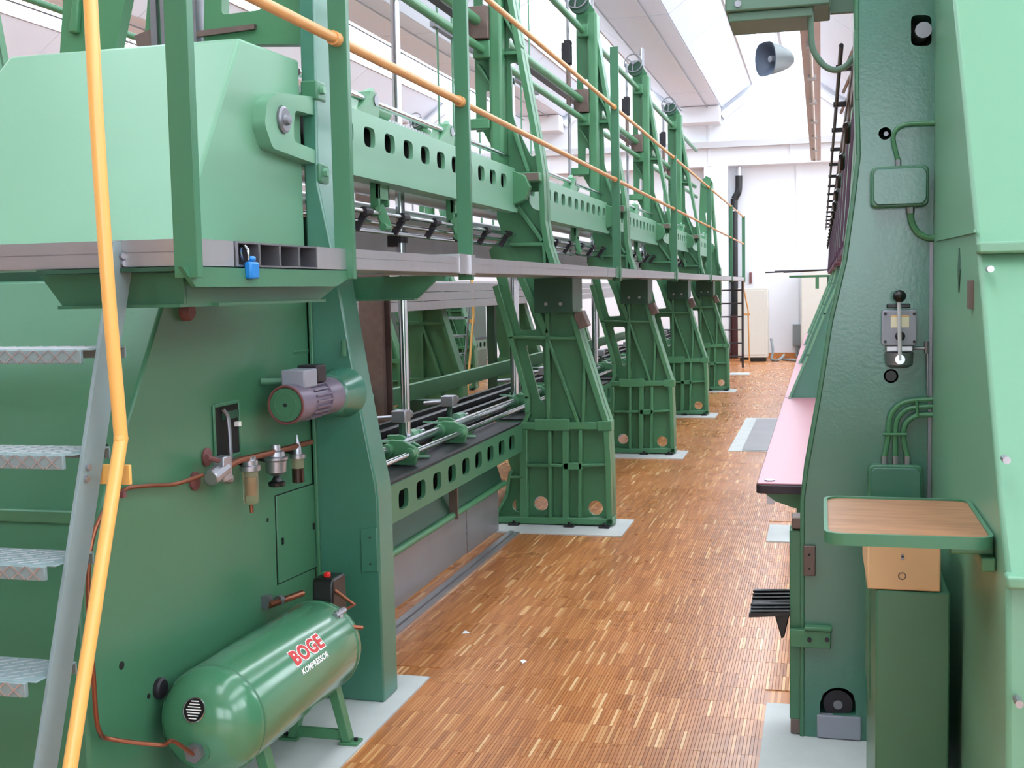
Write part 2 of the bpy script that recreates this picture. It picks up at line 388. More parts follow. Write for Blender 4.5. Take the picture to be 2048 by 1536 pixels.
for n, c in enumerate(TC[:-1]):
    xa, xr, xb = c + 1.05, c + 1.725, c + 2.40
    w = bpy.data.objects.new('window_%d' % (n + 1), None); col.objects.link(w); w.location = (xr, 10, 5.9); struct(w)
    fr = MB()
    for x in (xa, xb): fr.box(x - .03, x + .03, YL, YB, 5.84, 5.96)
    fr.box(xr - .03, xr + .03, YL, YB, 6.22, 6.3); fr.build('roof_light_frame', WHITEB, w)
    for s, x in ((0, xa), (1, xb)):
        MB().add([(x, YL, 5.93), (xr, YL, 6.25), (xr, YB, 6.25), (x, YB, 5.93)], [(0, 1, 2, 3)]).build('roof_light_pane', PANE, w)
    MB().prism([(xa, 5.9), (xr, 6.25), (xb, 5.9)], XZ, YL - .03, YL).build('light_end', WHITEB, w)
    for j in range(9):
        y = YL + .05 + j * 3.4
        MB().bar((xa, y, 5.93), (xr, y, 6.25), .04, .05).bar((xr, y, 6.25), (xb, y, 5.93), .04, .05).build('glazing_bar', WHITEB, w)

# ================================================================== LEFT MACHINE: cast frames
def F(u, v, yy=YF): p = P(u, v, y=yy); return (p.x, p.z)
def F2(u, v): return F(u, v, YF + BAY)
def ribbar(mb, p, q, w, y0, y1):
    p, q = Vector((p[0], p[1])), Vector((q[0], q[1])); d = (q - p).normalized(); n = Vector((-d.y, d.x)) * w / 2; e = d * w * .3
    mb.prism([tuple(p - n - e), tuple(q - n + e), tuple(q + n + e), tuple(p + n - e)], XZ, y0, y1)
RIGHT = [F(1224, 1048), F(1221, 927), F(1216, 842), F(1206, 813), F(1180, 731), F(1164, 680), F(1149, 626), F(1109, 524), F(1098, 490), F(1090, 442),
         F(1087, 351), F(1079, 296), F(1047, 128), F(1025, 0), (-2.053, 4.068)]
OUTER = RIGHT + [(-2.07, 4.2), (-2.12, 4.28), (-2.2, 4.28), (-2.25, 4.2), (-2.25, 2.66), F2(1163, 351), F2(1186, 392), (-2.12, 2.08), F(1000, 470), F(972, 500),
                 F(987, 556), F(1004, 615), F(1020, 675), F(1038, 750), F(1051, 795), F(1056, 827), F(1047, 847), F(1035, 905), F(1007, 913), F(1018, 945), F(1019, 964), F(1010, 991), F(985, 1044)]
HOLES = [[F(*p) for p in ((1012, 71), (1016, 70), (1026, 95), (1012, 92))],
         rnd([F(*p) for p in ((1014, 121), (1039, 121), (1045, 156), (1062, 255), (1068, 308), (1057, 311), (1037, 270), (1025, 245), (1019, 224), (1017, 146))], .015),
         rnd([F(*p) for p in ((966, 177), (974, 179), (981, 197), (981, 222), (966, 219))], .012),
         circ(*F2(1169, 168), .028, ry=.06), circ(-2.165, 4.0, .031), circ(-2.19, 3.36, .035), circ(-2.165, 3.175, .029),
         rnd([F(*p) for p in ((1053, 382), (1074, 381), (1075, 421), (1060, 415), (1053, 402))], .015),
         rnd([F(*p) for p in ((1003, 525), (1023, 525), (1036, 560), (1068, 660), (1034, 662), (1012, 575))], .02),
         rnd([F(*p) for p in ((1046, 692), (1080, 692), (1085, 806), (1075, 803))], .02),
         circ(*F(1032, 1015), .046), circ(*F(1077, 1011), .05), circ(*F(1187, 1020), .05)]
FR_BASE = Vector((-1.75, YF, 0))
def make_frame():
    r = thing('machine_frame', FR_BASE, 'green cast machine frame at the second walkway post, first past the end column', 'machine frame', 'cast frames along the walkway machine')
    y0 = YF
    plate('web', OUTER, HOLES, XZ, y0 + .075, y0 + .10, GREENC, r)
    m = MB()
    W = .02
    for a, b, w in [((1020, 675), (1160, 677), .022), ((1093, 626), (1096, 845), .03), ((1096, 682), (1155, 846), .024), ((1168, 715), (1165, 846), .024),
                    ((1098, 862), (1099, 1035), .026), ((1130, 862), (1130, 1035), .045), ((1160, 862), (1158, 1035), .026), ((1046, 862), (1046, 1035), .055),
                    ((1050, 931), (1130, 932), .022), ((1130, 933), (1160, 933), .05), ((1160, 932), (1219, 930), .022),
                    ((991, 575), (1020, 675), .045), ((1020, 675), (1053, 795), .034), ((1053, 795), (1054, 827), .034), ((1036, 545), (1090, 665), .05),
                    ((1002, 106), (1041, 104), .024), ((1006, 30), (1040, 92), .02), ((1027, 262), (1055, 342), .026),
                    ((1033, 412), (1082, 480), .03), ((1020, 490), (1094, 488), .024), ((1086, 490), (1089, 540), .024), ((1033, 366), (1033, 412), .03),
                    ((955, 128), (980, 168), .018), ((1046, 850), (1056, 827), .03), ((1019, 955), (1046, 955), .02), ((1019, 945), (1012, 991), .02), ((1012, 991), (990, 1035), .02)]:
        m = MB(); ribbar(m, F(*a), F(*b), w, y0 + .006, y0 + .08); m.build('rib', GREENC, r, bevel=.006)
    for a, b, w in [((1046, 852), (1212, 852), .05), ((988, 1040), (1222, 1044), .045)]:
        m = MB(); ribbar(m, F(*a), F(*b), w, y0, y0 + .14); m.build('cross_band', GREENC, r, bevel=.006)
    for a, b, w in (((1075, 850), (1132, 850), .08), ((1200, 852), (1217, 852), .07)):
        m = MB(); ribbar(m, F(*a), F(*b), w, y0 - .004, y0 + .1); m.build('boss_pad', GREENC, r, bevel=.006)
    # outer flange with its smooth lit face
    m = MB(); pts = RIGHT; inn = []
    for i, p in enumerate(pts):
        a, b = Vector(pts[max(i - 1, 0)]), Vector(pts[min(i + 1, len(pts) - 1)]); d = (b - a).normalized(); n = Vector((-d.y, d.x))
        inn.append(tuple(Vector(p) + n * .035))
    for i in range(len(pts) - 1):
        m.prism([pts[i], pts[i + 1], inn[i + 1], inn[i]], XZ, y0, y0 + (.17 if i > 6 else .19))
    m.build('outer_flange', GREENC, r, ang=50)
    MB().box(-2.122, -2.03, y0 - .05, y0 + .14, 2.36, 4.16).build('pillar', GREENC, r, bevel=.022, seg=3)
    bx0, bz0 = F(1032, 366); bx1, bz1 = F(1084, 346)
    MB().box(bx0, bx1, y0 - .09, y0 + .1, bz0, bz1).build('bearing_block', GREENC, r, bevel=.006)
    MB().box(bx0 + .004, bx1 - .004, y0 - .094, y0 - .088, bz0 + .004, bz1 - .006).build('bare_face', BROWN, r)
    # bracket that carries the walkway
    kx0, kz0 = F(1077, 626); kx1, _ = F(1153, 626)
    k = MB().box(kx0, kx1, y0 - .12, y0 - .1, kz0, 1.665).box(kx0, kx1, y0 + .06, y0 + .2, kz0 + .02, 1.665).box(kx0, kx0 + .02, y0 - .1, y0 + .07, kz0, 1.665).box(kx1 - .02, kx1, y0 - .1, y0 + .07, kz0, 1.665).build('walkway_bracket', GREEND, r, bevel=.004)
    for x in (kx0 + .08, kx1 - .08):
        b = MB(); bolt(b, (x, y0 - .12, kz0 + .06), (0, -1, 0), .012, .008, 10); sub(b.build('bolt', ZINC), k)
    cx, cz = F(1160, 640); MB().obox((cx + .005, y0 + .05, cz), Vector((.03, 0, .012)), Vector((0, .06, 0)), Vector((-.02, 0, .05))).build('clamp_block', BROWN, r, bevel=.004)
    # lifting gear on the near side of the pillar
    x, yy = -2.29, y0 - .12
    s = MB().tube((x, yy, 1.9), (x, yy, 4.3), .014, 10).build('lift_spindle', STEEL, r)
    sub(MB().box(x - .035, x + .03, yy - .04, yy + .05, 3.68, 3.9).box(x - .06, x - .03, yy - .03, yy + .03, 3.72, 3.88).build('spindle_nut', DARKST, bevel=.006), s)
    sub(MB().tube((x, yy, 3.3), (x, yy, 3.68), .022, 10).build('spindle_sleeve', BROWN), s)
    MB().box(-2.25, -2.11, y0 - .09, y0 - .01, 3.24, 3.45).build('shaft_block', BROWN, r, bevel=.006)
    for z0, z1 in ((3.12, 3.235), (3.94, 4.06)): MB().box(-2.225, -2.105, y0 - .06, y0 + .03, z0, z1).build('tube_clamp', GREENC, r, bevel=.01)
    MB().box(-2.32, -2.12, y0 - .06, y0 + .0, 2.66, 2.73).build('stop_bracket', GREENC, r, bevel=.008)
    # hand wheel and pulley on the head of the frame
    c = Vector((-2.19, y0 - .09, 4.24))
    h = MB().ring(c + Vector((-.02, -.02, .06)), (0, 1, 0), .105, .008, 26, 6)
    for k in range(3):
        t = 2 * PI * k / 3 + .4; h.bar(c + Vector((-.02, -.02, .06)), c + Vector((-.02 + .105 * math.cos(t), -.02, .06 + .105 * math.sin(t))), .016, .008, Vector((0, 1, 0)))
    h.tube(c + Vector((-.02, -.04, .06)), c + Vector((-.02, .06, .06)), .02, 10)
    h.build('hand_wheel', STEEL, r)
    MB().lathe(c, (0, 1, 0), [(0, .09), (.012, .096), (.02, .08), (.035, .08), (.045, .096), (.055, .09)], 24).build('pulley', GREEND, r)
    # foot bolts
    for u in (1030, 1140, 1210):
        m = MB(); p = F(u, 1036); m.tube((p[0], y0 - .03, .0), (p[0], y0 - .03, .035), .012, 6); m.box(p[0] - .035, p[0] + .035, y0 - .055, y0 + .004, .004, .018)
        m.build('foot_bolt', DARKST, r)
    return r
frame1 = make_frame()
FL = ['green cast machine frame at the third walkway post, second past the end column', 'green cast machine frame between the second and fourth frames of the walkway machine',
      'green cast machine frame nearest the far ladder, fourth past the end column']
frames = [frame1] + [copy_tree(frame1, (0, BAY * (i + 1), 0), FL[i]) for i in range(3)]
# last, lower end frame beyond the fourth one
y0 = YF + 4 * BAY
r = thing('end_machine_frame', (-1.75, y0, 0), 'low green end frame with round roller boss behind the row of cast frames', 'machine frame')
op = [(min(p[0], -1.76) if p[1] > .3 else -1.76, p[1]) for p in RIGHT if p[1] < 2.0] + [(-1.8, 2.0), (-1.87, 2.9), (-1.9, 3.42), (-1.94, 3.5), (-2.0, 3.53), (-2.06, 3.5), (-2.1, 3.42), (-2.14, 2.6), (-2.14, 1.7), F(987, 556), F(1020, 675), F(1056, 827), F(1010, 991), F(985, 1044)]
plate('web', op, [circ(-1.99, 3.43, .04), rnd([(-1.95, 2.3), (-1.85, 2.3), (-1.92, 2.9), (-2.02, 2.9)], .02)], XZ, y0 + .05, y0 + .1, GREENC, r)
m = MB()
for i in range(len(op) - 1):
    if op[i][0] > -2.0 and i < 14: ribbar(m, op[i], op[i + 1], .03, y0, y0 + .18)
m.build('outer_flange', GREENC, r)
MB().lathe((-1.99, y0 - .02, 3.43), (0, 1, 0), [(0, .05), (.0, .085), (.08, .085)], 24).build('roller_boss', GREENC, r)

# beams with rounded openings, one per bay
def holed_beam(name, x, z0, z1, ya, yb, zc, hh, depth, label, group, m=GREEN, parent=None):
    r = thing(name, (x, (ya + yb) / 2, z0), label, 'beam', group)
    ys = []; y = 5.116 - BAY
    while y < yb - .08:
        if y > ya + .1: ys.append(y)
        y += .2557
    holes = [rrect(q - .068, q + .068, zc - hh, zc + hh, .036) for q in ys]
    plate('face_plate', [(ya, z0), (yb, z0), (yb, z1), (ya, z1)], holes, YZ, x - .022, x, m, r)
    MB().box(x - depth, x - .02, ya, yb, z1 - .025, z1).box(x - depth, x - .02, ya, yb, z0, z0 + .02).box(x - depth - .02, x - depth, ya, yb, z0, z1).build('back_channel', m, r)
    MB().box(x - .06, x - .05, ya, yb, z0 + .02, z1 - .025).build('inner_void', DARK, r)  # dark sheet paints the shade inside the hollow beam
    return r
BE = [(4.36, YF - .08)] + [(YF + .12 + BAY * i, YF - .08 + BAY * (i + 1)) for i in range(4)]
where = ['between the end column and the first cast frame', 'between the first and second cast frames', 'between the second and third cast frames', 'between the third and fourth cast frames', 'past the fourth cast frame']
ub, lb = [], []
for i, (a, b) in enumerate(BE):
    r = holed_beam('upper_beam', -1.95, 2.13, 2.39, a, b, 2.287, .044, .2, 'upper green beam with a row of rounded openings ' + where[i], 'upper holed beams', MINT)
    MB().box(-2.0, -1.935, a, b, 2.10, 2.13).build('bottom_lip', MINT, r)
    MB().lathe((-1.945, b - .03, 2.26), (0, 1, 0), [(-.02, .03), (-.02, .11), (.04, .11)], 8).build('end_flange', GREENC, r, bevel=.006)
    # pivot shaft with bearings along the top
    MB().tube((-2.0, a, 2.47), (-2.0, b + .02, 2.47), .016, 12).build('pivot_shaft', CHROME, r)
    k = a + .75
    while k < b - .2:
        c = MB().prism([(k - .22, 2.39), (k + .06, 2.39), (k + .07, 2.46), (k + .04, 2.51), (k - .02, 2.51), (k - .06, 2.47)], YZ, -2.06, -1.97).build('bearing_bracket', GREENC, r, bevel=.006)
        sub(MB().tube((-1.965, k + .02, 2.47), (-2.07, k + .02, 2.47), .026, 14).build('bearing_pin', STEEL), c)
        MB().tube((-2.03, k + .12, 2.45), (-2.03, k + .3, 2.45), .034, 12).tube((-2.03, k + .02, 2.5), (-2.03, k + .12, 2.53), .018, 8).build('roller_sleeve', MINT, r)
        # hanger under the beam
        hx = -1.99
        hg = MB().box(hx - .045, hx + .0, k + .08, k + .1, 1.95, 2.12).box(hx - .045, hx, k + .2, k + .22, 2.0, 2.12).box(hx - .02, hx, k + .08, k + .22, 2.03, 2.12).bar((hx - .01, k + .09, 2.0), (hx + .02, k + .12, 1.9), .02, .05).build('hanger', GREENC, r, bevel=.004)
        sub(MB().tube((hx + .015, k + .08, 1.9), (hx + .015, k + .15, 1.9), .018, 10).build('hanger_eye', GREENC), hg)
        k += 1.15
    ub.append(r)
    r = holed_beam('lower_beam', -1.93, .52, .70, a, b, .612, .046, .22, 'lower green beam with a row of rounded openings ' + where[i], 'lower holed beams', GREEN)
    MB().box(-2.2, -1.94, a, b, .70, .712).build('oiled_ledge', DARKST, r)
    lb.append(r)
# long tubes, rollers and rods that run through all bays
def longrod(name, x, z, r_, m, label, cat, ya=4.36, yb=YF + 4 * BAY, group=None, n=14):
    return tag(MB().tube((x, ya, z), (x, yb, z), r_, n).build(name, m), label, cat, group)
longrod('overhead_tube', -2.165, 4.0, .03, GREENC, 'highest green tube running through the frame heads under the roof lights', 'tube')
longrod('overhead_tube', -2.19, 3.36, .034, GREENC, 'thick green tube held in brown blocks above the walkway handrail', 'tube')
longrod('overhead_tube', -2.165, 3.175, .028, GREENC, 'green tube just below the one held in brown blocks', 'tube')
longrod('overhead_beam', -2.42, 3.5, .05, DARKST, 'dark grey overhead bar behind the green tubes', 'bar', n=4)
longrod('cloth_roller', -2.33, 2.16, .05, ALU, 'upper pale metal cloth roller below the holed beams', 'roller')
longrod('cloth_roller', -2.38, 2.02, .06, ALU, 'lower and thicker pale metal cloth roller below the holed beams', 'roller')
cr_ = thing('control_rods', (-2.02, 4.4, 1.93), 'three thin bright rods in dark clamps just above the walkway', 'rods')
for x, z in ((-1.995, 1.965), (-2.03, 1.925), (-2.05, 1.885)):
    MB().tube((x, 4.4, z), (x, YF + 4 * BAY, z), .010, 10).build('rod', CHROME, cr_)
y = 5.0
while y < 20:
    MB().tube((-1.995, y, 1.965), (-1.995, y + .08, 1.965), .02, 10).bar((-1.995, y + .04, 1.965), (-2.05, y + .04, 1.885), .03, .02, Vector((0, 1, 0))).build('rod_clamp', DARKST, cr_); y += .5
tag(MB().box(-2.62, -2.6, 4.4, 21.2, 1.70, 2.0).build('back_sheet', ALUD), 'dull grey metal sheet behind the bright rods', 'sheet')

# vertical polished posts of the embroidery frame
for k, (x, y, zb, r_, w) in enumerate(((-2.2, 6.05, .77, .025, 'in the bay next to the end column'), (-2.2, 8.42, .79, .03, 'just past the first cast frame'), (-2.26, 8.75, .79, .02, 'close beside a thicker one past the first cast frame'),
                                    (-2.2, 11.65, .79, .03, 'just past the second cast frame'), (-2.2, 15.1, .79, .03, 'just past the third cast frame'))):
    t = thing('guide_post', (x, y, zb), 'tall polished steel guide post ' + w, 'post', 'polished guide posts')
    MB().tube((x, y, zb), (x, y, 4.6), r_, 18).build('post', CHROME, t)
    MB().tube((x, y, 1.86), (x, y, 1.92), r_ + .012, 14).box(x - .06, x + .0, y - .05, y + .03, 1.84, 1.9).build('post_clamp', DARKST, t)
# rods, rockers and rails of the lower part
longrod('rocker_shaft', -2.02, .775, .016, CHROME, 'thin bright shaft lying along the front of the lower ledge', 'shaft')
longrod('rocker_shaft', -2.14, .79, .027, CHROME, 'thicker bright shaft behind the thin one on the lower ledge', 'shaft')
proto = None
RWH = ['next to the end column', 'past the first cast frame', 'past the second cast frame', 'past the third cast frame', 'past the fourth cast frame']
RL = 'green rocker with bright clamp knob on the ledge'
ys = [4.75 + .86 * i for i in range(17) if all(abs(4.75 + .86 * i + .2 - (YF + BAY * k)) > .25 for k in range(4))]
for i, y in enumerate(ys):
    if proto is None:
        y0 = y; t = thing('shuttle_rocker', (-2.1, y, .712), RL + ' ' + RWH[0], 'rocker', 'rocker arms on the lower ledge')
        MB().prism([(-2.2, .715), (-2.0, .715), (-1.985, .76), (-2.0, .81), (-2.06, .84), (-2.13, .845), (-2.19, .78)], XZ, y, y + .03).build('arm', GREENC, t, bevel=.005)
        MB().tube((-2.02, y - .03, .775), (-2.02, y + .06, .775), .03, 12).build('hub', GREENC, t)
        MB().tube((-2.14, y - .04, .79), (-2.14, y + .02, .79), .036, 12).build('hub', GREENC, t)
        MB().prism([(y + .03, .715), (y + .34, .715), (y + .36, .79), (y + .3, .8), (y + .08, .74)], YZ, -2.2, -2.17).build('link_plate', GREENC, t, bevel=.004)
        MB().bar((-2.16, y + .08, .75), (-2.02, y + .3, .72), .012, .012).build('stay_wire', MINT, t)
        k = MB().box(-2.24, -2.19, y + .38, y + .44, .715, .8).tube((-2.215, y + .41, .8), (-2.215, y + .41, .9), .016, 10).build('upright', GREEND, t, bevel=.004)
        sub(MB().box(-2.255, -2.175, y + .36, y + .45, .89, .955).tube((-2.21, y + .45, .92), (-2.21, y + .54, .92), .022, 10).tube((-2.25, y + .405, .915), (-2.38, y + .405, .905), .014, 8).build('clamp_knob', ZINC, bevel=.005), k)
        MB().tube((-2.2, y + .42, .80), (-2.2, y + .72, .80), .016, 10).build('link_pin', CHROME, t)
        MB().tube((-2.2, y + .48, .80), (-2.2, y + .56, .80), .036, 10).build('collar', MINT, t)
        MB().prism([(-2.26, .72), (-2.06, .72), (-2.03, .75), (-2.18, .83), (-2.26, .83)], XZ, y + .3, y + .325).build('side_plate', GREENC, t, bevel=.004)
        MB().bar((-2.25, y + .06, .83), (-2.16, y + .33, .79), .05, .012).build('top_link', MINT, t)
        MB().tube((-2.2, y + .62, .80), (-2.2, y + .65, .80), .024, 8).build('collar', MINT, t)
        proto = t
    else:
        copy_tree(proto, (0, y - y0, 0), RL + ' ' + RWH[sum(y > YF + BAY * k for k in range(4))])
t = thing('shuttle_rail', (-2.5, 4.4, .6), 'long dark toothed shuttle rail behind the rocker arms', 'rail')
ya, yb = 4.4, YF + 4 * BAY - .05
MB().box(-2.62, -2.42, ya, yb, .6, .70).build('rail_base', DARKST, t)
MB().box(-2.6, -2.56, ya, yb, .70, .80).build('rail_back', DARK, t)
MB().box(-2.56, -2.5, ya, yb, .74, .775).build('upper_slide', DARKST, t)
MB().box(-2.46, -2.42, ya, yb, .70, .745).build('lower_slide', DARKST, t)
m = MB(); y = ya + .1
while y < 16: m.box(-2.505, -2.47, y, y + .018, .70, .735); y += .042
o = m.build('teeth', DARK, t); o['kind'] = 'stuff'
MB().box(-2.95, -2.9, ya, yb, .80, .915).build('rear_beam', GREENC, t)
m = MB(); y = ya + .4
for k in range(6): MB().box(-2.93, -2.63, y + k * BAY - .1, y + k * BAY + .0, .0, .8).build('rail_foot', GREEND, t)
# cover panel, pipe and apron sheets below the lower beams
CV = ['dark green cover below the lower beam next to the end column', 'dark green cover below the lower beam past the first cast frame', 'dark green cover below the lower beam past the second cast frame']
for i in range(3):
    a, b = BE[i]; a += .22; b -= .12
    t = thing('apron', (-2.03, (a + b) / 2, 0), CV[i] + ' with grey sheet', 'cover')
    MB().add([(-2.1, a, .5), (-2.1, b, .5), (-2.04, b, .31), (-2.04, a, .31), (-2.12, a, .5), (-2.12, b, .5), (-2.06, b, .31), (-2.06, a, .31)], [(0, 1, 2, 3), (4, 7, 6, 5), (0, 4, 5, 1), (3, 2, 6, 7), (0, 3, 7, 4), (1, 5, 6, 2)]).build('cover_panel', GREEND, t)
    MB().tube((-2.03, a, .32), (-2.03, b, .32), .02, 12).build('pipe', GREENC, t)
    for k in range(4):
        q = a + (b - a) * k / 4; MB().box(-2.085 + .006 * (k % 2), -2.08 + .006 * (k % 2), q, q + (b - a) / 4 - .004, .006, .34).build('sheet', ALUD, t)
    MB().box(-2.05, -2.0, (a + b) / 2 + .3, (a + b) / 2 + .32, .3, .5).build('strap', BROWN, t)
    k = MB().tube((-1.98, a + .1, .22), (-1.98, a + .1, .46), .02, 14).build('gas_spring', WHITEB, t)
    for z in (.19, .46): sub(MB().tube((-1.98, a + .1, z), (-1.98, a + .1, z + .035), .024, 12).build('spring_end', BLACK), k)
    MB().box(-2.06, -2.03, a - .13, a - .06, 0, .5).build('apron_post', GREENC, t)
tag(MB().box(-2.96, -2.86, 7.4, 7.5, 0, 2.6).box(-2.99, -2.83, 7.36, 7.38, 0, 2.6).box(-2.99, -2.83, 7.52, 7.54, 0, 2.6).build('steel_upright', BROWN), 'brown steel upright behind the bay next to the end column', 'upright')

# ================================================================== WALKWAY
XE = -1.45; ZD0, ZD1 = 1.672, 1.738
w = thing('walkway', (-1.6, 12, ZD0), 'raised aluminium walkway deck along the cast frames', 'walkway')
def plank(x0, x1, y0, y1, axis):
    m = MB()
    if axis == 'y':
        m.box(x0, x1, y0, y1, ZD0, ZD1)
        m.box(x1 - .004, x1 + .003, y0, y1, ZD0 + .039, ZD1 - .003).box(x1 - .004, x1 + .003, y0, y1, ZD0 + .002, ZD0 + .033)
    return m
for k in range(5):
    a = 3.56 if k == 0 else YF + .55 + BAY * (k - 1) + .5 * 0; b = YF + .55 + BAY * k if k < 4 else 23.62
    a = 3.56 if k == 0 else a; plank(-1.70, XE - .003, a, b - .006, 'y').build('deck_edge_plank', ALU, w)
for i, (a, b) in enumerate(BE):
    if i: MB().box(-1.9, -1.705, a + .12, b - .02, ZD0, ZD1 - .002).build('deck_plank', ALU, w)
MB().box(-1.84, -1.705, 4.5, YF - .1, ZD0, ZD1 - .002).build('deck_plank', ALU, w)
# head of the walkway: planks across, their hollow ends open to the aisle
XS = -1.462
m = MB(); m.box(-3.4, XE - .05, 2.575, 2.60, ZD0, ZD1)
m.box(-3.4, XE - .05, 2.571, 2.578, ZD0 + .036, ZD1 - .003).box(-3.4, XE - .05, 2.571, 2.578, ZD0 + .002, ZD0 + .033).build('end_edge_plank', ALU, w)
MB().box(-3.4, XE - .02, 2.6, 2.78, ZD0, ZD1).build('deck_plank', ALU, w)
yy = [2.785 + .125 * k for k in range(5)]
for k in range(4):
    a, b = yy[k], yy[k + 1]; t_ = .005
    MB().box(-1.9, XS, a, b - .002, ZD1 - t_, ZD1).box(-1.9, XS, a, b - .002, ZD0, ZD0 + t_).box(-1.9, XS, a, a + t_, ZD0 + t_, ZD1 - t_).box(-1.9, XS, b - t_ - .002, b - .002, ZD0 + t_, ZD1 - t_).box(-1.9, -1.88, a + t_, b - t_, ZD0 + t_, ZD1 - t_).build('hollow_plank', STEEL, w)
MB().box(-1.9, XE - .012, yy[4], 3.55, ZD0, ZD1).build('deck_plank', ALU, w)
MB().box(-1.9, -1.47, 2.56, 3.56, ZD0 - .012, ZD0 - .002).build('base_sheet', GREEND, w)
# angle brackets and pressed trays below the head
t = thing('walkway_support', (-1.7, 3.2, 1.55), 'green pressed steel trays carrying the near end of the walkway', 'support')
f = lambda u, v: (P(u, v, y=2.66).x, P(u, v, y=2.66).z)
A, B_, C_, D_ = f(80, 545), f(125, 612), f(368, 604), f(368, 540)
MB().prism([(A[0], 1.658), (B_[0], B_[1]), (C_[0], B_[1]), (C_[0], 1.658)], XZ, 2.66, 2.672).box(B_[0], C_[0], 2.64, 2.8, B_[1] - .008, B_[1]).build('front_tray', GREEN, t)
xs = C_[0]; zb_ = B_[1]
g = lambda u, v: (P(u, v, x=xs).y, P(u, v, x=xs).z)
MB().prism([(2.673, 1.658), (2.673, zb_), (g(640, 600)[0], zb_), (g(700, 552)[0], 1.658)], YZ, xs - .012, xs + .001).box(xs - .012, xs + .02, 2.802, g(640, 600)[0], zb_ - .008, zb_).build('side_tray', GREEN, t)
MB().box(B_[0] + .02, xs - .004, 2.672, 3.4, zb_ + .002, zb_ + .012).build('tray_floor', GREEN, t)
h = lambda u, v: (P(u, v, y=4.47).x, P(u, v, y=4.47).z)
MB().prism([(-2.1, 1.66), (-2.05, h(655, 600)[1]), (h(835, 597)[0], h(835, 597)[1]), (h(882, 548)[0], 1.66)], XZ, 4.47, 4.485).box(-2.05, h(835, 597)[0], 4.43, 4.47, h(835, 597)[1] - .006, h(835, 597)[1]).build('cross_tray', GREEN, t)
MB().prism([(2.5, 1.668), (2.56, 1.62), (3.42, 1.62), (3.6, 1.668)], YZ, XE - .02, XE - .008).build('edge_angle', GREEN, t)
for x in (-2.1, -1.75): 
    MB().tube((x, 2.655, 1.635), (x, 2.645, 1.635), .012, 12).build('rivet', WHITEINK, t)
# blue padlock hanging in the first hollow plank
t = thing('padlock', (-1.455, 2.83, 1.65), 'blue padlock hanging from the open end of a walkway plank', 'padlock')
MB().box(-1.462, -1.44, 2.815, 2.865, 1.64, 1.685).box(-1.46, -1.442, 2.828, 2.852, 1.685, 1.70).build('body', BLUE, t, bevel=.006)
MB().path(curve([(-1.455, 2.83, 1.69), (-1.455, 2.828, 1.715), (-1.47, 2.83, 1.728), (-1.482, 2.838, 1.718), (-1.482, 2.845, 1.69)], 4), .0045, 8).build('shackle', CHROME, t)
# guard rail
gr = thing('guard_rail', (-1.45, 12, 1.67), 'green posts with two ochre handrails along the walkway edge', 'guard rail')
PY = [2.55, 3.52, 4.84, 8.69, 12.25, 16.2, 20.2, 23.5]
for i, y in enumerate(PY):
    top = 3.0 if i < 3 else (3.02 if i != 3 else 3.35)
    top = 2.93 if i > 3 else top
    if i < 2: top = 2.95
    MB().box(XE - .05, XE + .012, y - .014, y + .014, ZD0 - .03, top).build('post', GREEN, gr, bevel=.002)
    if i > 1: MB().box(XE - .14, XE + .004, y - .16, y - .014, ZD0 - .004, ZD1 + .012).box(XE - .01, XE + .014, y - .03, y + .03, ZD0 - .008, ZD1 + .01).build('foot_clamp', ALU if i < 3 else GREEN, gr)
for z in (2.915, 2.39):
    for a, b in zip(PY, PY[1:]):
        rr = .017 if a < 4 else .014
        MB().tube((XE - .02, a + .016, z), (XE - .02, b - .016, z), rr, 12).build('handrail', ORANGE, gr)
        MB().tube((XE - .02, b - .05, z), (XE - .02, b - .015, z), rr + .006, 12).build('rail_socket', ORANGE, gr)

# ================================================================== NEAR END OF THE LEFT MACHINE
XW = -1.91
t = thing('end_column', (-1.78, 4.26, 0), 'wide green end column with flared foot behind the compressor tank', 'column')
cp = [(-1.908, .004), (-1.644, .004), (-1.646, .803), (-1.652, .866), (-1.679, 1.005), (-1.722, 1.253), (-1.771, 1.566), (-1.805, 1.777), (-1.852, 2.011), (-1.844, 2.571), (-1.84, 4.3), (-1.908, 4.3)]
MB().prism(cp, XZ, 4.19, 4.345).build('column_body', GREENR, t, bevel=.008)
MB().box(-1.905, -1.89, 4.175, 4.19, .02, 1.6).build('corner_bead', GREEN, t, bevel=.004)
q = [P(*p, y=4.19) for p in ((722, 1058), (754, 1055), (757, 1142), (725, 1143))]
c = MB().prism([(p.x, p.z) for p in q], XZ, 4.182, 4.19).build('cover_plate', GREENR, t, bevel=.002)
for p in ((740, 1075), (741, 1128)): w_ = P(*p, y=4.18); sub(MB().tube(w_, w_ + Vector((0, -.004, 0)), .004, 8).build('screw', DARKST), c)
MB().box(-1.88, -1.84, 4.16, 4.19, 2.9, 4.3).build('side_rib', GREENC, t)
# housing with its sloping hood
hs = thing('end_housing', (-2.6, 3.5, 0), 'big green machine housing with a sloping mint hood above the walkway', 'housing')
def two(m, a, b, fa, fb):
    n = len(a); m.add([fa(*p) for p in a] + [fb(i, *p) for i, p in enumerate(b)], [tuple(range(n)), tuple(range(2 * n - 1, n - 1, -1))] + [(i, (i + 1) % n, n + (i + 1) % n, n + i) for i in range(n)])
m = MB()
lo = [(2.69, .004), (2.69, .85), (3.205, 1.655), (4.185, 1.655), (4.185, .004)]; lxl = [-3.6, -3.55, -3.28, -3.28, -3.6]
two(m, lo, lo, lambda y, z: (XW, y, z), lambda i, y, z: (lxl[i], y, z)); m.build('lower_body', GREEN, hs, bevel=.01)
hi = [(3.26, 1.76), (3.714, 2.469), (4.185, 2.478), (4.185, 1.76)]; lxh = [-3.12, -2.82, -2.82, -3.12]
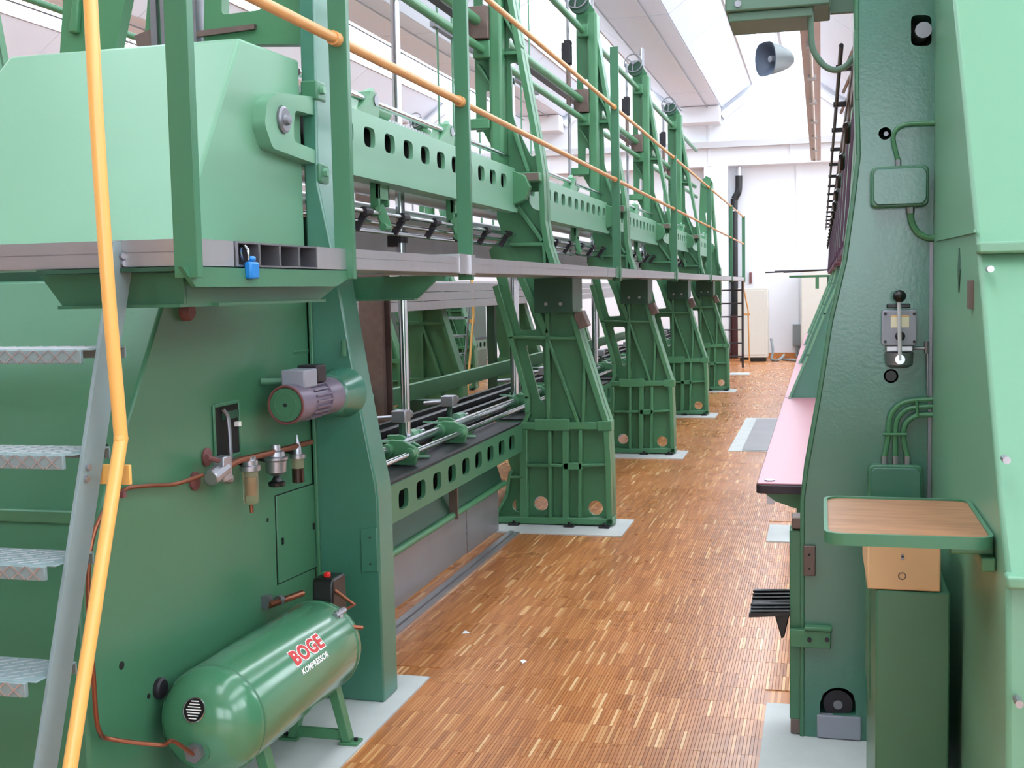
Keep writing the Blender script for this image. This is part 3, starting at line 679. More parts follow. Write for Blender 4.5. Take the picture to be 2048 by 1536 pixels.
m = MB(); two(m, hi, hi, lambda y, z: (XW, y, z), lambda i, y, z: (lxh[i], y, z)); m.build('hood', MINT, hs, bevel=.012)
MB().box(-3.1, XW - .02, 3.24, 4.18, 1.65, 1.765).build('hood_plinth', GREEND, hs)
z = 1.0; y = 2.69 + (z - .85) * .64
MB().bar((-3.5, y - .01, z), (XW - .04, y - .01, z), .025, .035).build('front_lip', GREEN, hs, bevel=.004)
# service door in the side
q = [P(*p, x=XW) for p in ((550, 993), (632, 966), (637, 1131), (555, 1168))]
MB().prism([(p.y + (.004 if i in (1, 2) else -.004), p.z + (.004 if i < 2 else -.004)) for i, p in enumerate(q)], YZ, XW, XW + .001).build('door_gap', DARK, hs)  # thin dark plate paints the shade around the door
d = MB().prism([(p.y, p.z) for p in q], YZ, XW, XW + .006).build('service_door', GREEN, hs, bevel=.003)
for p in ((561, 1082), (623, 1052)): w_ = P(*p, x=XW); sub(MB().box(w_.x + .008, w_.x + .012, w_.y - .005, w_.y + .005, w_.z - .012, w_.z + .012).build('door_latch', DARK), d)
def wallp(u, v, dx=0.): return P(u, v, x=XW + dx)
# rectangular opening with wiring; its shade is a painted dark panel
a, b = wallp(430, 905), wallp(474, 812)
w_ = MB().box(XW - .002, XW + .003, a.y, b.y, a.z - .02, b.z + .01).build('wiring_opening', DARK, hs)
fr = MB(); fr.box(XW, XW + .008, a.y - .012, a.y, a.z - .03, b.z + .02).box(XW, XW + .008, b.y, b.y + .012, a.z - .03, b.z + .02).box(XW, XW + .01, a.y, b.y, b.z + .01, b.z + .022).box(XW, XW + .008, a.y, b.y, a.z - .032, a.z - .02)
sub(fr.build('opening_rim', GREEN, bevel=.003), w_)
sub(MB().box(XW + .003, XW + .012, a.y + .05, b.y - .01, a.z + .1, b.z - .01).build('wiring_block', GREEND), w_)
sub(MB().path(curve([(XW + .01, a.y + .045, b.z), (XW + .02, a.y + .06, a.z + .1), (XW + .03, a.y + .05, a.z - .03)]), .007, 8).build('wire', STEEL), w_)
sub(MB().box(XW + .003, XW + .02, b.y - .03, b.y - .012, a.z + .07, a.z + .085).build('plug', WHITEINK), w_)
for (u, v, r_, m_, nm, h_) in ((317, 1376, .032, DARKST, 'dark_disc', .018), (243, 1331, .012, DARK, 'round_hole', .002), (367, 624, .028, RUST, 'rust_knob', .03), (535, 1040, .008, DARK, 'round_hole', .002), (297, 1392, .008, DARK, 'round_hole', .002), (213, 892, .006, DARK, 'round_hole', .002), (412, 914, .03, RUST, 'valve_rosette', .01), (388, 962, .03, RUST, 'valve_rosette', .01)):
    p = wallp(u, v); MB().lathe(p, (1, 0, 0), [(0, r_), (h_ * .7, r_), (h_, r_ * .8)], 18).build(nm, m_, hs)  # round holes are flat dark discs that paint their inner shade
# hinge lever on the hood side
o_ = rnd([(wallp(*p).y, wallp(*p).z) for p in ((503, 250), (508, 205), (528, 187), (612, 196), (618, 226), (604, 232), (566, 222), (562, 250), (563, 284), (618, 306), (622, 332), (598, 326), (520, 298))], .02)
cb = wallp(540, 241)
lv = plate('hinge_lever', o_, [circ(cb.y, cb.z, .05)], YZ, XW, XW + .05, MINT, hs, bevel=.008)
sub(MB().lathe((XW, cb.y, cb.z), (1, 0, 0), [(0, .048), (.058, .048), (.064, .04), (.064, .022), (.078, .018), (.08, .002)], 24).build('pivot_cap', STEEL), lv)
for p in ((608, 183), (615, 347)):
    w_ = wallp(*p); e = MB().box(XW, XW + .07, w_.y - .035, w_.y + .05, w_.z - .04, w_.z + .035).build('hinge_block', GREEN, hs, bevel=.008)
    sub(MB().tube((XW + .07, w_.y, w_.z), (XW + .085, w_.y, w_.z), .016, 6).build('hinge_bolt', MINT), e)

# castings standing up behind the hood
k4 = lambda u, v: (P(u, v, y=4.3).x, P(u, v, y=4.3).z)
t = thing('end_casting', (-2.6, 4.3, 0), 'green end casting with openings rising behind the mint hood', 'casting')
plate('casting_plate', [k4(120, 200), k4(140, -120), k4(348, -120), k4(330, 200)], [rnd([k4(*p) for p in ((232, 120), (262, -30), (302, -30), (300, 12), (294, 80), (262, 128))], .02)], XZ, 4.28, 4.34, GREENC, t)
MB().prism([k4(150, 70), k4(166, -60), k4(176, -60), k4(168, 70)], XZ, 4.25, 4.28).build('raised_rib', GREENC, t, bevel=.008)
MB().prism([k4(288, 110), k4(310, 108), k4(312, 60), k4(276, 75)], XZ, 4.27, 4.28).build('bare_patch', BROWN, t)
plate('casting_plate', [k4(412, 90), k4(416, -120), k4(612, -120), k4(606, 90)], [rnd([k4(*p) for p in ((448, 32), (450, -90), (530, -90), (528, 22))], .02)], XZ, 4.28, 4.34, GREENC, t)
MB().prism([k4(402, 78), k4(518, 62), k4(518, 52), k4(404, 66)], XZ, 4.26, 4.28).build('bare_strip', BROWN, t)
for u0, u1 in ((318, 330), (338, 352), (392, 408)):
    a, b = k4(u0, 200)[0], k4(u1, 200)[0]
    MB().box(a, b, 4.26, 4.36, 1.7, 3.4).build('guide_channel', STEEL, t)
MB().box(k4(130, 0)[0], k4(630, 0)[0], 4.345, 4.36, .6, 1.9).build('lower_web', GREEND, t)

# ------------------------------------------------------------------ ship ladder with yellow handrail
sl = thing('steep_stair', (-2.0, 2.2, 0), 'steep grey metal stair with chequered treads and yellow handrails to the walkway', 'stair')
dz_ = lambda z: 1.962 + z * .3535
for x in (-1.667, -2.32):
    MB().prism([(dz_(0), .004), (dz_(0) + .075, .004), (dz_(1.74) + .06, 1.735), (dz_(1.64), 1.735), (dz_(1.64) - .02, 1.66)], YZ, x - .006, x + .004).build('stringer', STRGREY, sl, bevel=.001)
for k in range(6):
    z = 1.478 - .2405 * k; yf = 2.43 - .0865 * k
    tr = MB().box(-2.312, -1.675, yf + .012, yf + .16, z - .004, z).box(-2.312, -1.695, yf, yf + .012, z - .034, z - .001).box(-2.312, -1.675, yf + .155, yf + .16, z - .03, z - .003).build('tread', STRGREY, sl, bevel=.002)
    pm = MB(); x = -2.30
    while x < -1.73:
        pm.bar((x, yf - .0005, z - .032), (x + .035, yf - .0005, z - .002), .003, .003, Vector((0, 1, 0))).bar((x + .035, yf - .0005, z - .032), (x, yf - .0005, z - .002), .003, .003, Vector((0, 1, 0)))
        for j in range(4):
            pm.bar((x, yf + .02 + .033 * j, z), (x + .035, yf + .048 + .033 * j, z), .004, .003)
        x += .04
    pm = pm.build('chequer_ribs', ALU); pm['kind'] = 'stuff'; sub(pm, tr)
XH = -1.6
hp = [P(*p, x=XH) for p in ((172, -160), (182, 20), (193, 230), (215, 560), (238, 830), (241, 880), (234, 930), (140, 1536))]
d = (hp[-1] - hp[-2]); hp.append(hp[-1] + d * .5)
for dx in (0, -.79):
    MB().path(curve([p + Vector((dx, 0, 0)) for p in hp], 8), .0165, 14).build('handrail', YELLOW, sl)
    p = P(222, 948, y=2.46)
    MB().box((-1.68 if dx == 0 else -2.4), (-1.592 if dx == 0 else -2.31), 2.452, 2.462, p.z - .024, p.z + .024).build('rail_bracket', YELLOW, sl, bevel=.002)
for u, v in ((174, 934), (171, 958), (241, 512), (243, 527)):
    p = P(u, v, x=-1.663); MB().tube(p, p + Vector((.008, 0, 0)), .008, 8).build('bolt', ZINC, sl)

# ------------------------------------------------------------------ compressor tank
AX, AZ, AR = -1.73, .352, .163
tk = thing('compressor_tank', (AX, 3.5, 0), 'green cylindrical air compressor tank with red lettering lying beside the housing', 'tank')
YA, YZ_ = 2.93, 4.0
def cap(y, s): return [(y + s * .085 * (1 - math.sin(a)), AR * math.sin(PI / 2 - math.acos(min(1, math.sin(a))) if False else a)) for a in ()]
pr = [(0, .002), (.004, .043), (.014, .081), (.032, .117), (.058, .144), (.085, .158), (.105, AR), (.85, AR), (.87, .158), (.9, .144), (.925, .117), (.943, .081), (.953, .043), (.957, .002)]
MB().lathe((AX, YA, AZ), (0, 1, 0), pr, 48).build('shell', GLOSSG, tk, ang=60)
for y in (YA + .115, YA + .835): MB().lathe((AX, y, AZ), (0, 1, 0), [(-.006, AR), (-.003, AR + .002), (.003, AR + .002), (.006, AR)], 48).build('weld_seam', GREEN, tk)
for y in (3.22, 3.78):
    for s in (-1, 1):
        xo = AX + s * .09
        lg = MB().prism([(AX + s * .04, AZ - .15), (AX + s * .07, AZ - .125), (xo + s * .03, .014), (xo - s * .0, .014)], XZ, y - .022, y + .022).box(min(xo - .01, xo + s * .06), max(xo + .01, xo + s * .06), y - .03, y + .03, .004, .014).build('leg', GREENC, tk, bevel=.002)
        sub(MB().tube((xo + s * .045, y, .014), (xo + s * .045, y, .024), .008, 6).build('foot_bolt', DARKST), lg)
    MB().box(AX - .1, AX + .1, y - .008, y + .008, .014, .05).build('leg_tie', GREENC, tk)
# lettering wrapped round the shell
def wrap_text(body, size, y_mid, ang_mid, m, off, name, extra=0., sx=1.):
    cu = bpy.data.curves.new('t', 'FONT'); cu.body = body; cu.size = size; cu.align_x = 'CENTER'; cu.align_y = 'CENTER'; cu.offset = extra; cu.resolution_u = 3; cu.space_character = 1.08
    ob = bpy.data.objects.new('t', cu); me = bpy.data.meshes.new_from_object(ob); bpy.data.objects.remove(ob)
    for v in me.vertices:
        a = ang_mid + v.co.y / AR; rr = AR + off; v.co = Vector((AX + rr * math.cos(a), y_mid + v.co.x * sx, AZ + rr * math.sin(a)))
    o = bpy.data.objects.new(name, me); me.materials.clear(); me.materials.append(m); col.objects.link(o); adopt(o, tk); return o
am = math.radians(38); ym = 3.42
wrap_text('BOGE', .066, ym, am, WHITEINK, .0012, 'lettering_outline', .006, 1.2)
wrap_text('BOGE', .066, ym, am, REDINK, .0022, 'lettering', .0026, 1.2)
wrap_text('KOMPRESSOR', .026, ym + .005, am - .3, WHITEINK, .0012, 'lettering', .0012, 1.15)
# rating plate and pipe fitting on the domed end
def capy(rr): 
    for (h0, r0), (h1, r1) in zip(pr, pr[1:]):
        if r0 <= rr <= r1: return YA + h0 + (h1 - h0) * (rr - r0) / (r1 - r0)
    return YA
c = Vector((AX - .005, capy(.075) - .003, AZ + .065)); nrm = Vector((0, -1, .42)).normalized()
pl_ = MB().lathe(c, nrm, [(-.004, .034), (.002, .034)], 24).build('rating_plate', BLACK, tk)
ri = MB().ring(c + nrm * .002, nrm, .034, .002, 24, 6); sub(ri.build('plate_rim', CHROME), pl_)
up_ = (Z - nrm * Z.dot(nrm)).normalized(); sd = up_.cross(nrm)
for k in range(-3, 4):
    wd = .024 - abs(k) * .004; sub(MB().obox(c + nrm * .0025 + up_ * k * .008, sd * wd, up_ * .0015, nrm * .0004).build('plate_line', WHITEINK), pl_)
c = Vector((AX, YA + .012, AZ - .055)); f_ = MB().tube(c + Vector((0, .03, 0)), c + Vector((0, -.03, 0)), .028, 6).build('hex_fitting', STEEL, tk)
sub(MB().tube(c + Vector((0, .04, 0)), c + Vector((0, -.008, 0)), .04, 20).build('fitting_boss', GREEN), f_)
# pressure switch and brass fittings at the far end
y_ = 3.86
sw = MB().prism([(y_ - .05, AZ + .12), (y_ + .08, AZ + .08), (y_ + .075, AZ + .215), (y_ + .065, AZ + .23), (y_ - .035, AZ + .23), (y_ - .045, AZ + .215)], YZ, AX - .03, AX + .05).build('pressure_switch', BLACK, tk, bevel=.008)
sub(MB().box(AX + .0, AX + .02, y_ - .012, y_ + .012, AZ + .225, AZ + .245).build('red_button', RED, bevel=.004), sw)
sub(MB().box(AX - .02, AX - .0, y_ + .01, y_ + .04, AZ + .225, AZ + .24).build('green_button', GREEN, bevel=.004), sw)
bx = MB(); p0 = Vector((0, 3.74, 0))
bx.tube((AX + .05, p0.y, AZ + .11), (AX + .11, p0.y, AZ + .13), .016, 8).tube((AX + .1, p0.y - .03, AZ + .13), (AX + .1, p0.y + .05, AZ + .13), .012, 8).build('brass_valve', ZINC, tk)
MB().path([(AX + .1, p0.y + .05, AZ + .13), (AX + .12, p0.y + .1, AZ + .135), (AX + .04, p0.y + .1, AZ + .19)], .007, 8).build('copper_stub', COPPER, tk)
MB().tube((AX + .09, p0.y - .0, AZ + .09), (AX + .17, p0.y + .05, AZ + .07), .007, 8).build('copper_stub', COPPER, tk)
# grey bracketed pipe stub in the wall over the tank
p = wallp(525, 1208); t = thing('pipe_stub', p, 'short brown pipe stub clamped to the housing above the tank', 'pipe')
MB().tube(p + Vector((.03, -.01, 0)), p + Vector((.06, .2, -.01)), .012, 10).build('pipe', COPPER, t)
MB().tube(p + Vector((.035, .05, 0)), p + Vector((.038, .07, 0)), .018, 10).build('pipe_clip', STEEL, t)
MB().box(XW, XW + .03, p.y - .01, p.y + .02, p.z - .015, p.z + .03).build('clip_foot', STEEL, t)
t = thing('copper_pipe', P(210, 1475, x=-1.9), 'bent copper pipe running from the tank end up to the air valves', 'pipe')
cpp = [c + Vector((0, -.028, 0)), P(345, 1482, x=-1.74), P(320, 1490, x=-1.77), P(220, 1478, x=-1.885), P(200, 1465, x=-1.885), P(192, 1430, x=-1.885), P(187, 1350, x=-1.885), P(176, 1180, x=-1.885), P(190, 1060, x=-1.885), P(240, 985, x=-1.885), P(290, 972, x=-1.885), P(350, 968, x=-1.885), P(405, 950, x=-1.86)]
MB().path(curve(cpp, 5), .0065, 10).build('pipe', COPPER, t)
q = P(240, 985, x=-1.885); MB().box(XW - .0, XW + .04, q.y - .008, q.y + .008, q.z - .014, q.z + .004).build('pipe_clip', RUST, t)

# ------------------------------------------------------------------ electric motor
mc = P(572, 810, x=-1.78); mx_, my, mz = -1.78, mc.y, mc.z
t = thing('electric_motor', (mx_, 4.0, mz), 'grey electric motor with green fan cover flanged to the end column', 'motor')
MB().lathe((mx_, my, mz), (0, 1, 0), [(0, .055), (0, .064), (.01, .068), (.11, .066), (.115, .06), (.25, .06), (.25, .068), (.36, .07), (.365, .05)], 36).build('motor_body', MOTOR, t)
fc = MB().lathe((mx_, my - .004, mz), (0, 1, 0), [(0, .003), (0, .058), (.006, .06)], 36).build('fan_cover', GREEN, t)
sub(MB().ring((mx_, my - .001, mz), (0, 1, 0), .064, .005, 32, 6).build('cover_rim', RUST), fc)
sub(MB().ring((mx_, my - .004, mz), (0, 1, 0), .04, .0018, 32, 6).build('cover_bead', GREENC), fc)
sub(MB().tube((mx_, my - .008, mz), (mx_, my, mz), .006, 8).build('cover_screw', DARKST), fc)
for k in range(20):
    a = 2 * PI * k / 20; d = Vector((math.cos(a), 0, math.sin(a)))
    MB().obox(Vector((mx_, my + .18, mz)) + d * .064, Vector((0, .062, 0)), d * .006, Vector((-math.sin(a), 0, math.cos(a))) * .003).build('cooling_fin', MOTOR, t)
MB().box(mx_ - .045, mx_ + .045, my + .06, my + .17, mz + .05, mz + .115).build('terminal_box', GREYP, t, bevel=.006)
MB().box(mx_ - .04, mx_ + .04, my + .18, my + .26, mz + .06, mz + .125).build('terminal_box', DARKST, t, bevel=.006)
MB().lathe((mx_, 0, mz), (0, 1, 0), [(my + .36, .06), (my + .37, .078), (4.1, .08), (4.17, .09), (4.195, .1)], 32).build('flange_bell', GREENR, t)
MB().tube((mx_ - .04, my + .09, mz + .075), (mx_ - .12, my + .06, mz + .075), .012, 10).build('cable_gland', GREEN, t)
MB().tube((mx_ + .02, 4.17, mz + .14), (mx_ + .02, 4.17, mz + .2), .01, 10).build('grease_nipple', GREEN, t)
MB().tube((mx_ - .15, 4.05, mz + .16), (mx_ - .15, 4.18, mz + .16), .022, 10).build('dowel_boss', GREEN, t)

# ------------------------------------------------------------------ air preparation unit
fx = -1.84
t = thing('air_preparation_unit', P(500, 950, x=XW), 'row of air filter, regulator and oiler bowls on the housing side', 'air filter unit')
def at(u, v): return P(u, v, x=fx)
c = at(440, 945)
vb = MB().tube(c + Vector((0, -.06, -.01)), c + Vector((0, .03, .012)), .026, 10).box(fx - .02, fx + .02, c.y - .01, c.y + .045, c.z - .03, c.z + .05).tube(c + Vector((0, .02, -.02)), c + Vector((.0, .06, -.03)), .018, 8).build('valve_body', ZINC, t, bevel=.004)
sub(MB().tube(at(413, 915) + Vector((0, 0, 0)), c + Vector((0, .01, .035)), .009, 8).build('valve_spindle', RUST), vb)
MB().path([c + Vector((0, .03, .01)), at(480, 920), at(545, 905), at(600, 890), at(622, 884)], .011, 10).build('air_line', COPPER, t)
c = at(500, 930)
MB().lathe(c + Vector((0, 0, -.018)), Z, [(0, .034), (.016, .034), (.018, .026), (.034, .026), (.038, .02), (.046, .02)], 20).build('filter_head', ZINC, t)
fb = MB().lathe(c + Vector((0, 0, -.135)), Z, [(0, .008), (.006, .022), (.012, .026), (.118, .026)], 20).build('filter_bowl', BOWL, t)
sub(MB().lathe(c + Vector((0, 0, -.10)), Z, [(0, .014), (.06, .014)], 14).build('filter_insert', TAN), fb)
sub(MB().tube(c + Vector((0, 0, -.16)), c + Vector((0, 0, -.13)), .007, 8).build('drain_cock', COPPER), fb)
c = at(552, 925)
MB().lathe(c + Vector((0, 0, -.045)), Z, [(0, .02), (.012, .034), (.05, .036), (.056, .042), (.064, .042), (.068, .032), (.084, .03), (.088, .018), (.108, .016)], 20).build('regulator', ZINC, t)
MB().lathe(c + Vector((0, 0, -.085)), Z, [(0, .006), (.002, .028), (.016, .03), (.02, .02), (.04, .008)], 20).build('regulator_knob', BLACK, t)
c = at(595, 912)
MB().lathe(c + Vector((0, 0, -.008)), Z, [(0, .028), (.014, .028), (.016, .016), (.04, .014), (.06, .008), (.085, .003)], 18).build('oiler_head', ZINC, t)
ob_ = MB().lathe(c + Vector((0, 0, -.1)), Z, [(0, .012), (.004, .022), (.092, .022)], 18).build('oiler_bowl', BOWL, t)
sub(MB().lathe(c + Vector((0, 0, -.099)), Z, [(0, .012), (.004, .0225), (.055, .0225)], 18).build('oil', OIL), ob_)
for u, v in ((500, 928), (552, 922), (595, 905)): q = at(u, v); MB().tube(q, q + Vector((-.08, 0, .01)), .01, 8).build('wall_stud', DARKST, t)

# ================================================================== RIGHT MACHINE
YC = 4.17; XRW = .36
def cpt(u, v): p = P(u, v, y=YC); return (p.x, p.z)
t = thing('press_column', (.15, YC, 0), 'teal green machine column with lever switch and conduits beside the pink tables', 'column')
ce_ = [cpt(1713, 0)[0], ]
co = [(cpt(1713, 0)[0], 3.0), cpt(1713, 60), cpt(1714, 200), cpt(1717, 310), cpt(1706, 400), cpt(1690, 520), cpt(1662, 640), cpt(1637, 800), cpt(1612, 940), cpt(1605, 1000), (cpt(1604, 1400)[0], .004), (XRW, .004), (XRW, 3.0)]
arch = [cpt(*p) for p in ((1640, 1430), (1640, 1405), (1646, 1388), (1660, 1378), (1676, 1375), (1692, 1378), (1706, 1388), (1711, 1405), (1711, 1430))]
sh = rnd([cpt(*p) for p in ((1822, 92), (1822, 30), (1863, 30), (1863, 92))], .02)
h1 = circ(*cpt(1770, 267), .021); h2 = circ(*cpt(1782, 752), .024)
plate('column_plate', co, [arch, sh, h1, h2], XZ, YC, YC + .14, GREENR, t)
m = MB()
for i in range(10): ribbar(m, co[i], co[i + 1], .016, YC - .004, YC + .16)
m.build('edge_bead', GREEN, t, bevel=.004)
MB().box(-.04, XRW, YC + .142, YC + .15, .01, .7).box(.14, XRW, YC + .142, YC + .15, .7, 2.9).build('back_web', DARK, t)  # added dark backing paints the shade seen through the plate's holes
c = cpt(1846, 62); MB().tube((c[0], YC - .02, c[1]), (c[0], YC + .12, c[1]), .026, 20).build('shaft_end', STEEL, t)
c = cpt(1676, 1412); MB().tube((c[0], YC + .02, c[1]), (c[0], YC + .12, c[1]), .05, 20).build('foot_shaft', DARKST, t); MB().tube((c[0], YC + .01, c[1]), (c[0], YC + .1, c[1]), .016, 14).build('foot_pin', STEEL, t)
a, b = cpt(1634, 1478), cpt(1722, 1434); MB().box(a[0], b[0], YC - .012, YC + .02, .006, b[1]).build('foot_pad', GREYP, t, bevel=.004)
c = cpt(1782, 752); MB().tube((c[0], YC + .0, c[1]), (c[0], YC + .1, c[1]), .018, 18).build('round_knob', BLACK, t)
c = cpt(1770, 267); MB().tube((c[0] + .004, YC + .01, c[1]), (c[0] + .004, YC + .1, c[1]), .008, 10).build('set_screw', STEEL, t)
# side flange, foot blocks and stop plates
a, b = cpt(1579, 1440), cpt(1604, 1062)
MB().box(a[0], b[0], YC + .01, YC + .1, a[1], b[1]).build('side_flange', GREEN, t, bevel=.004)
a, b = cpt(1581, 1472), cpt(1604, 1441); MB().box(a[0], b[0], YC + .01, YC + .1, .006, b[1]).build('foot_block', BROWN, t, bevel=.004)
a, b = cpt(1583, 1058), cpt(1606, 1036); MB().box(a[0], b[0], YC + .0, YC + .1, a[1], b[1]).build('top_block', BROWN, t, bevel=.004)
a, b = cpt(1607, 1149), cpt(1631, 1090); k = MB().box(a[0], b[0], YC - .02, YC, a[1], b[1]).build('stop_plate', BROWN, t, bevel=.003)
for v in (1107, 1135): c = cpt(1619, v); sub(MB().tube((c[0], YC - .02, c[1]), (c[0], YC - .023, c[1]), .004, 8).build('stop_screw', DARK), k)
a, b = cpt(1580, 1289), cpt(1662, 1258); k = MB().box(a[0], b[0], YC - .03, YC - .005, a[1], b[1]).box(b[0] - .09, b[0] + .004, YC - .04, YC, b[1], b[1] + .014).build('pedal_bracket', GREENC, t, bevel=.004)
for u in (1619, 1654): c = cpt(u, 1274); sub(MB().tube((c[0], YC - .03, c[1]), (c[0], YC - .038, c[1]), .008, 8).build('bracket_bolt', DARKST), k)
# grey strip in the corner of column and housing wall
MB().box(XRW - .012, XRW - .001, YC - .012, YC, .85, 1.73).build('corner_strip', STEEL, t)
# black foot pedal
a, b, c_, d_ = cpt(1506, 1243), cpt(1572, 1202), None, None
t = thing('foot_pedal', (-.17, YC, .42), 'black ribbed foot pedal at the foot of the teal column', 'pedal')
MB().prism([(-.245, .455), (-.24, .467), (-.105, .475), (-.105, .44), (-.125, .35), (-.135, .34), (-.16, .43)], XZ, YC + .03, YC + .05).build('pedal_arm', BLACK, t, bevel=.004)
MB().add([(-.245, YC - .03, .445), (-.105, YC - .02, .455), (-.105, YC + .16, .49), (-.235, YC + .16, .485), (-.245, YC - .03, .43), (-.105, YC - .02, .44), (-.105, YC + .16, .475), (-.235, YC + .16, .47)], [(0, 1, 2, 3), (7, 6, 5, 4), (0, 4, 5, 1), (1, 5, 6, 2), (2, 6, 7, 3), (3, 7, 4, 0)]).build('pedal_plate', BLACK, t)
for k in range(7):
    y = YC - .02 + k * .026; z = .449 + k * .0057; MB().tube((-.24, y, z), (-.107, y, z + .008), .0045, 6).build('pedal_rib', BLACK, t)

# housing wall and sloping hood
t = thing('hood_housing', (1.0, 3.2, 0), 'large mint green machine housing with stepped sloping front panels beside the teal column', 'housing')
pf = [(2.40, .004), (2.46, .622), (2.5, 1.012), (2.616, 1.139), (3.013, 1.671), (3.615, 2.391), (3.9, 2.75), (4.3, 2.75), (4.3, .004)]
MB().prism(pf, YZ, XRW, 2.4).build('housing_body', MINT, t, bevel=.01)
MB().bar((XRW - .004, 2.995, 1.675), (2.4, 2.995, 1.675), .05, .028).build('panel_lip', MINT, t, bevel=.006)
MB().bar((XRW - .004, 2.485, 1.0), (2.4, 2.485, 1.0), .05, .026).build('panel_lip', MINT, t, bevel=.006)
w_ = lambda u, v: P(u, v, x=XRW - .002)
MB().bar(P(1872, 480, x=XRW - .004), P(1950, 462, x=XRW - .004), .006, .008).build('wall_seam', MINT, t)
a = w_(1918, 540); MB().prism([(a.y - .0, a.z + .06), (a.y - .03, a.z), (a.y, a.z - .06), (a.y + .03, a.z)], YZ, XRW - .003, XRW + .001).build('slot', GREEND, t)
a = w_(1943, 585); MB().box(XRW - .01, XRW, a.y - .03, a.y + .02, a.z - .04, a.z + .03).build('brown_clip', BROWN, t)
for u, v, yy in ((1981, 538, 2.93), (2013, 920, 2.6), (2038, 1407, 2.43)):
    p = P(u, v, y=yy); MB().tube(p + Vector((0, .03, 0)), p + Vector((0, -.006, 0)), .008, 10).build('panel_bolt', ZINC, t)
# wall tray
tz = 1.056; tp = [P(*p, z=tz) for p in ((1648, 1068), (1976, 1072), (1922, 994), (1641, 992))]
xa, xb, ya, yb = .006, XRW - .004, tp[0].y, tp[3].y
t = thing('shelf_tray', ((xa + xb) / 2, ya, tz), 'brown wooden shelf board in a green rim fixed to the housing wall', 'shelf')
MB().prism(rrect(xa + .008, xb - .008, ya + .008, yb - .008, .04), XY, tz - .012, tz - .003).build('board', WOOD, t)
ro, ri_ = rrect(xa, xb, ya, yb, .045), rrect(xa + .009, xb - .009, ya + .009, yb - .009, .038)
plate('rim', ro, [ri_], XY, tz - .024, tz + .002, GREEN, t)
MB().prism(rrect(xa + .004, xb - .004, ya + .004, yb - .004, .042), XY, tz - .022, tz - .013).build('under_plate', GREEND, t)
MB().box(XRW - .09, XRW - .001, ya + .05, ya + .3, tz - .045, tz - .024).box(XRW - .03, XRW - .001, ya + .02, ya + .3, tz - .075, tz - .045).build('tray_bracket', GREENC, t, bevel=.004)
# drawer pedestal
yp = 3.2; kk = lambda u, v: (P(u, v, y=yp).x, P(u, v, y=yp).z)
a, b = kk(1752, 1180), kk(1901, 1180); pzt = a[1]
t = thing('pedestal', ((a[0] + b[0]) / 2, yp + .3, 0), 'tall green pedestal standing between teal column and housing wall', 'pedestal')
MB().box(a[0], b[0], yp, yp + .62, .004, pzt).build('pedestal_body', GREEN, t, bevel=.005)
MB().prism([(a[0] - .006, pzt - .4), (a[0] - .006, pzt + .1), (a[0] + .004, pzt + .1), (a[0] + .004, pzt - .4)], XZ, yp + .3, yp + .6).build('side_plate', GREEN, t)
a, b = kk(1735, 1178), kk(1882, 1092)
t = thing('wooden_drawer', ((a[0] + b[0]) / 2, yp, a[1]), 'pale wooden drawer box with keyhole on the green pedestal', 'drawer')
MB().box(a[0], b[0], yp, yp + .4, pzt + .002, b[1]).build('drawer_box', PINE, t, bevel=.004)
c = kk(1805, 1113); MB().box(c[0] - .004, c[0] + .004, yp - .002, yp, c[1] - .009, c[1] + .007).build('keyhole_plate', STEEL, t); MB().tube((c[0], yp - .003, c[1]), (c[0], yp, c[1]), .003, 8).build('keyhole', DARK, t)
c = kk(1804, 1152); MB().ring((c[0], yp - .001, c[1]), (0, 1, 0), .009, .0015, 16, 6).build('ring_mark', BROWN, t)

# ------------------------------------------------------------------ boxes and conduits on the column
def col3(u, v, dy=0.): p = P(u, v, y=YC); return Vector((p.x, YC - dy, p.z))
def jbox(name, u0, v0, u1, v1, dep, label):
    a, b = cpt(u0, v1), cpt(u1, v0); t = thing(name, (a[0], YC, a[1]), label, 'junction box')
    MB().prism(rrect(a[0], b[0], a[1], b[1], .022), XZ, YC - dep, YC).build('box_body', GREEN, t, bevel=.005)
    MB().prism(rnd([(a[0] + .02, a[1] + .008), (b[0] - .02, a[1] + .008), (b[0] - .008, a[1] + .024), (b[0] - .008, b[1] - .024), (b[0] - .02, b[1] - .008), (a[0] + .02, b[1] - .008), (a[0] + .008, b[1] - .024), (a[0] + .008, a[1] + .024)], .008), XZ, YC - dep - .012, YC - dep).build('box_lid', GREENR, t, bevel=.003)
    for x in (a[0] + .014, b[0] - .014):
        for z in (a[1] + .014, b[1] - .014): MB().tube((x, YC - dep, z), (x, YC - dep - .007, z), .007, 8).build('lid_screw', GREEN, t)
    return t
jb = jbox('junction_box', 1740, 332, 1856, 418, .05, 'green junction box with one conduit in and one out, high on the column')
p = [col3(1796, 322, .02), col3(1790, 300, .02), col3(1786, 275, .02), col3(1795, 258, .02), col3(1815, 250, .02), col3(1868, 248, .02)]
MB().path(curve(p, 5), .0075, 10).build('conduit', GREENC, jb)
c = col3(1796, 328, .02); MB().tube(c + Vector((0, 0, -.02)), c + Vector((0, 0, .012)), .01, 10).build('gland', ZINC, jb)
p = [col3(1820, 425, .02), col3(1823, 445, .02), col3(1835, 466, .02), col3(1855, 476, .02), col3(1868, 477, .02)]
MB().path(curve(p, 5), .011, 10).build('conduit', GREENC, jb); c = col3(1820, 420, .02); MB().tube(c + Vector((0, 0, .012)), c + Vector((0, 0, -.012)), .014, 10).build('gland', ZINC, jb)
jb = jbox('junction_box', 1735, 927, 1844, 1010, .05, 'green junction box with three conduits just above the wooden shelf')
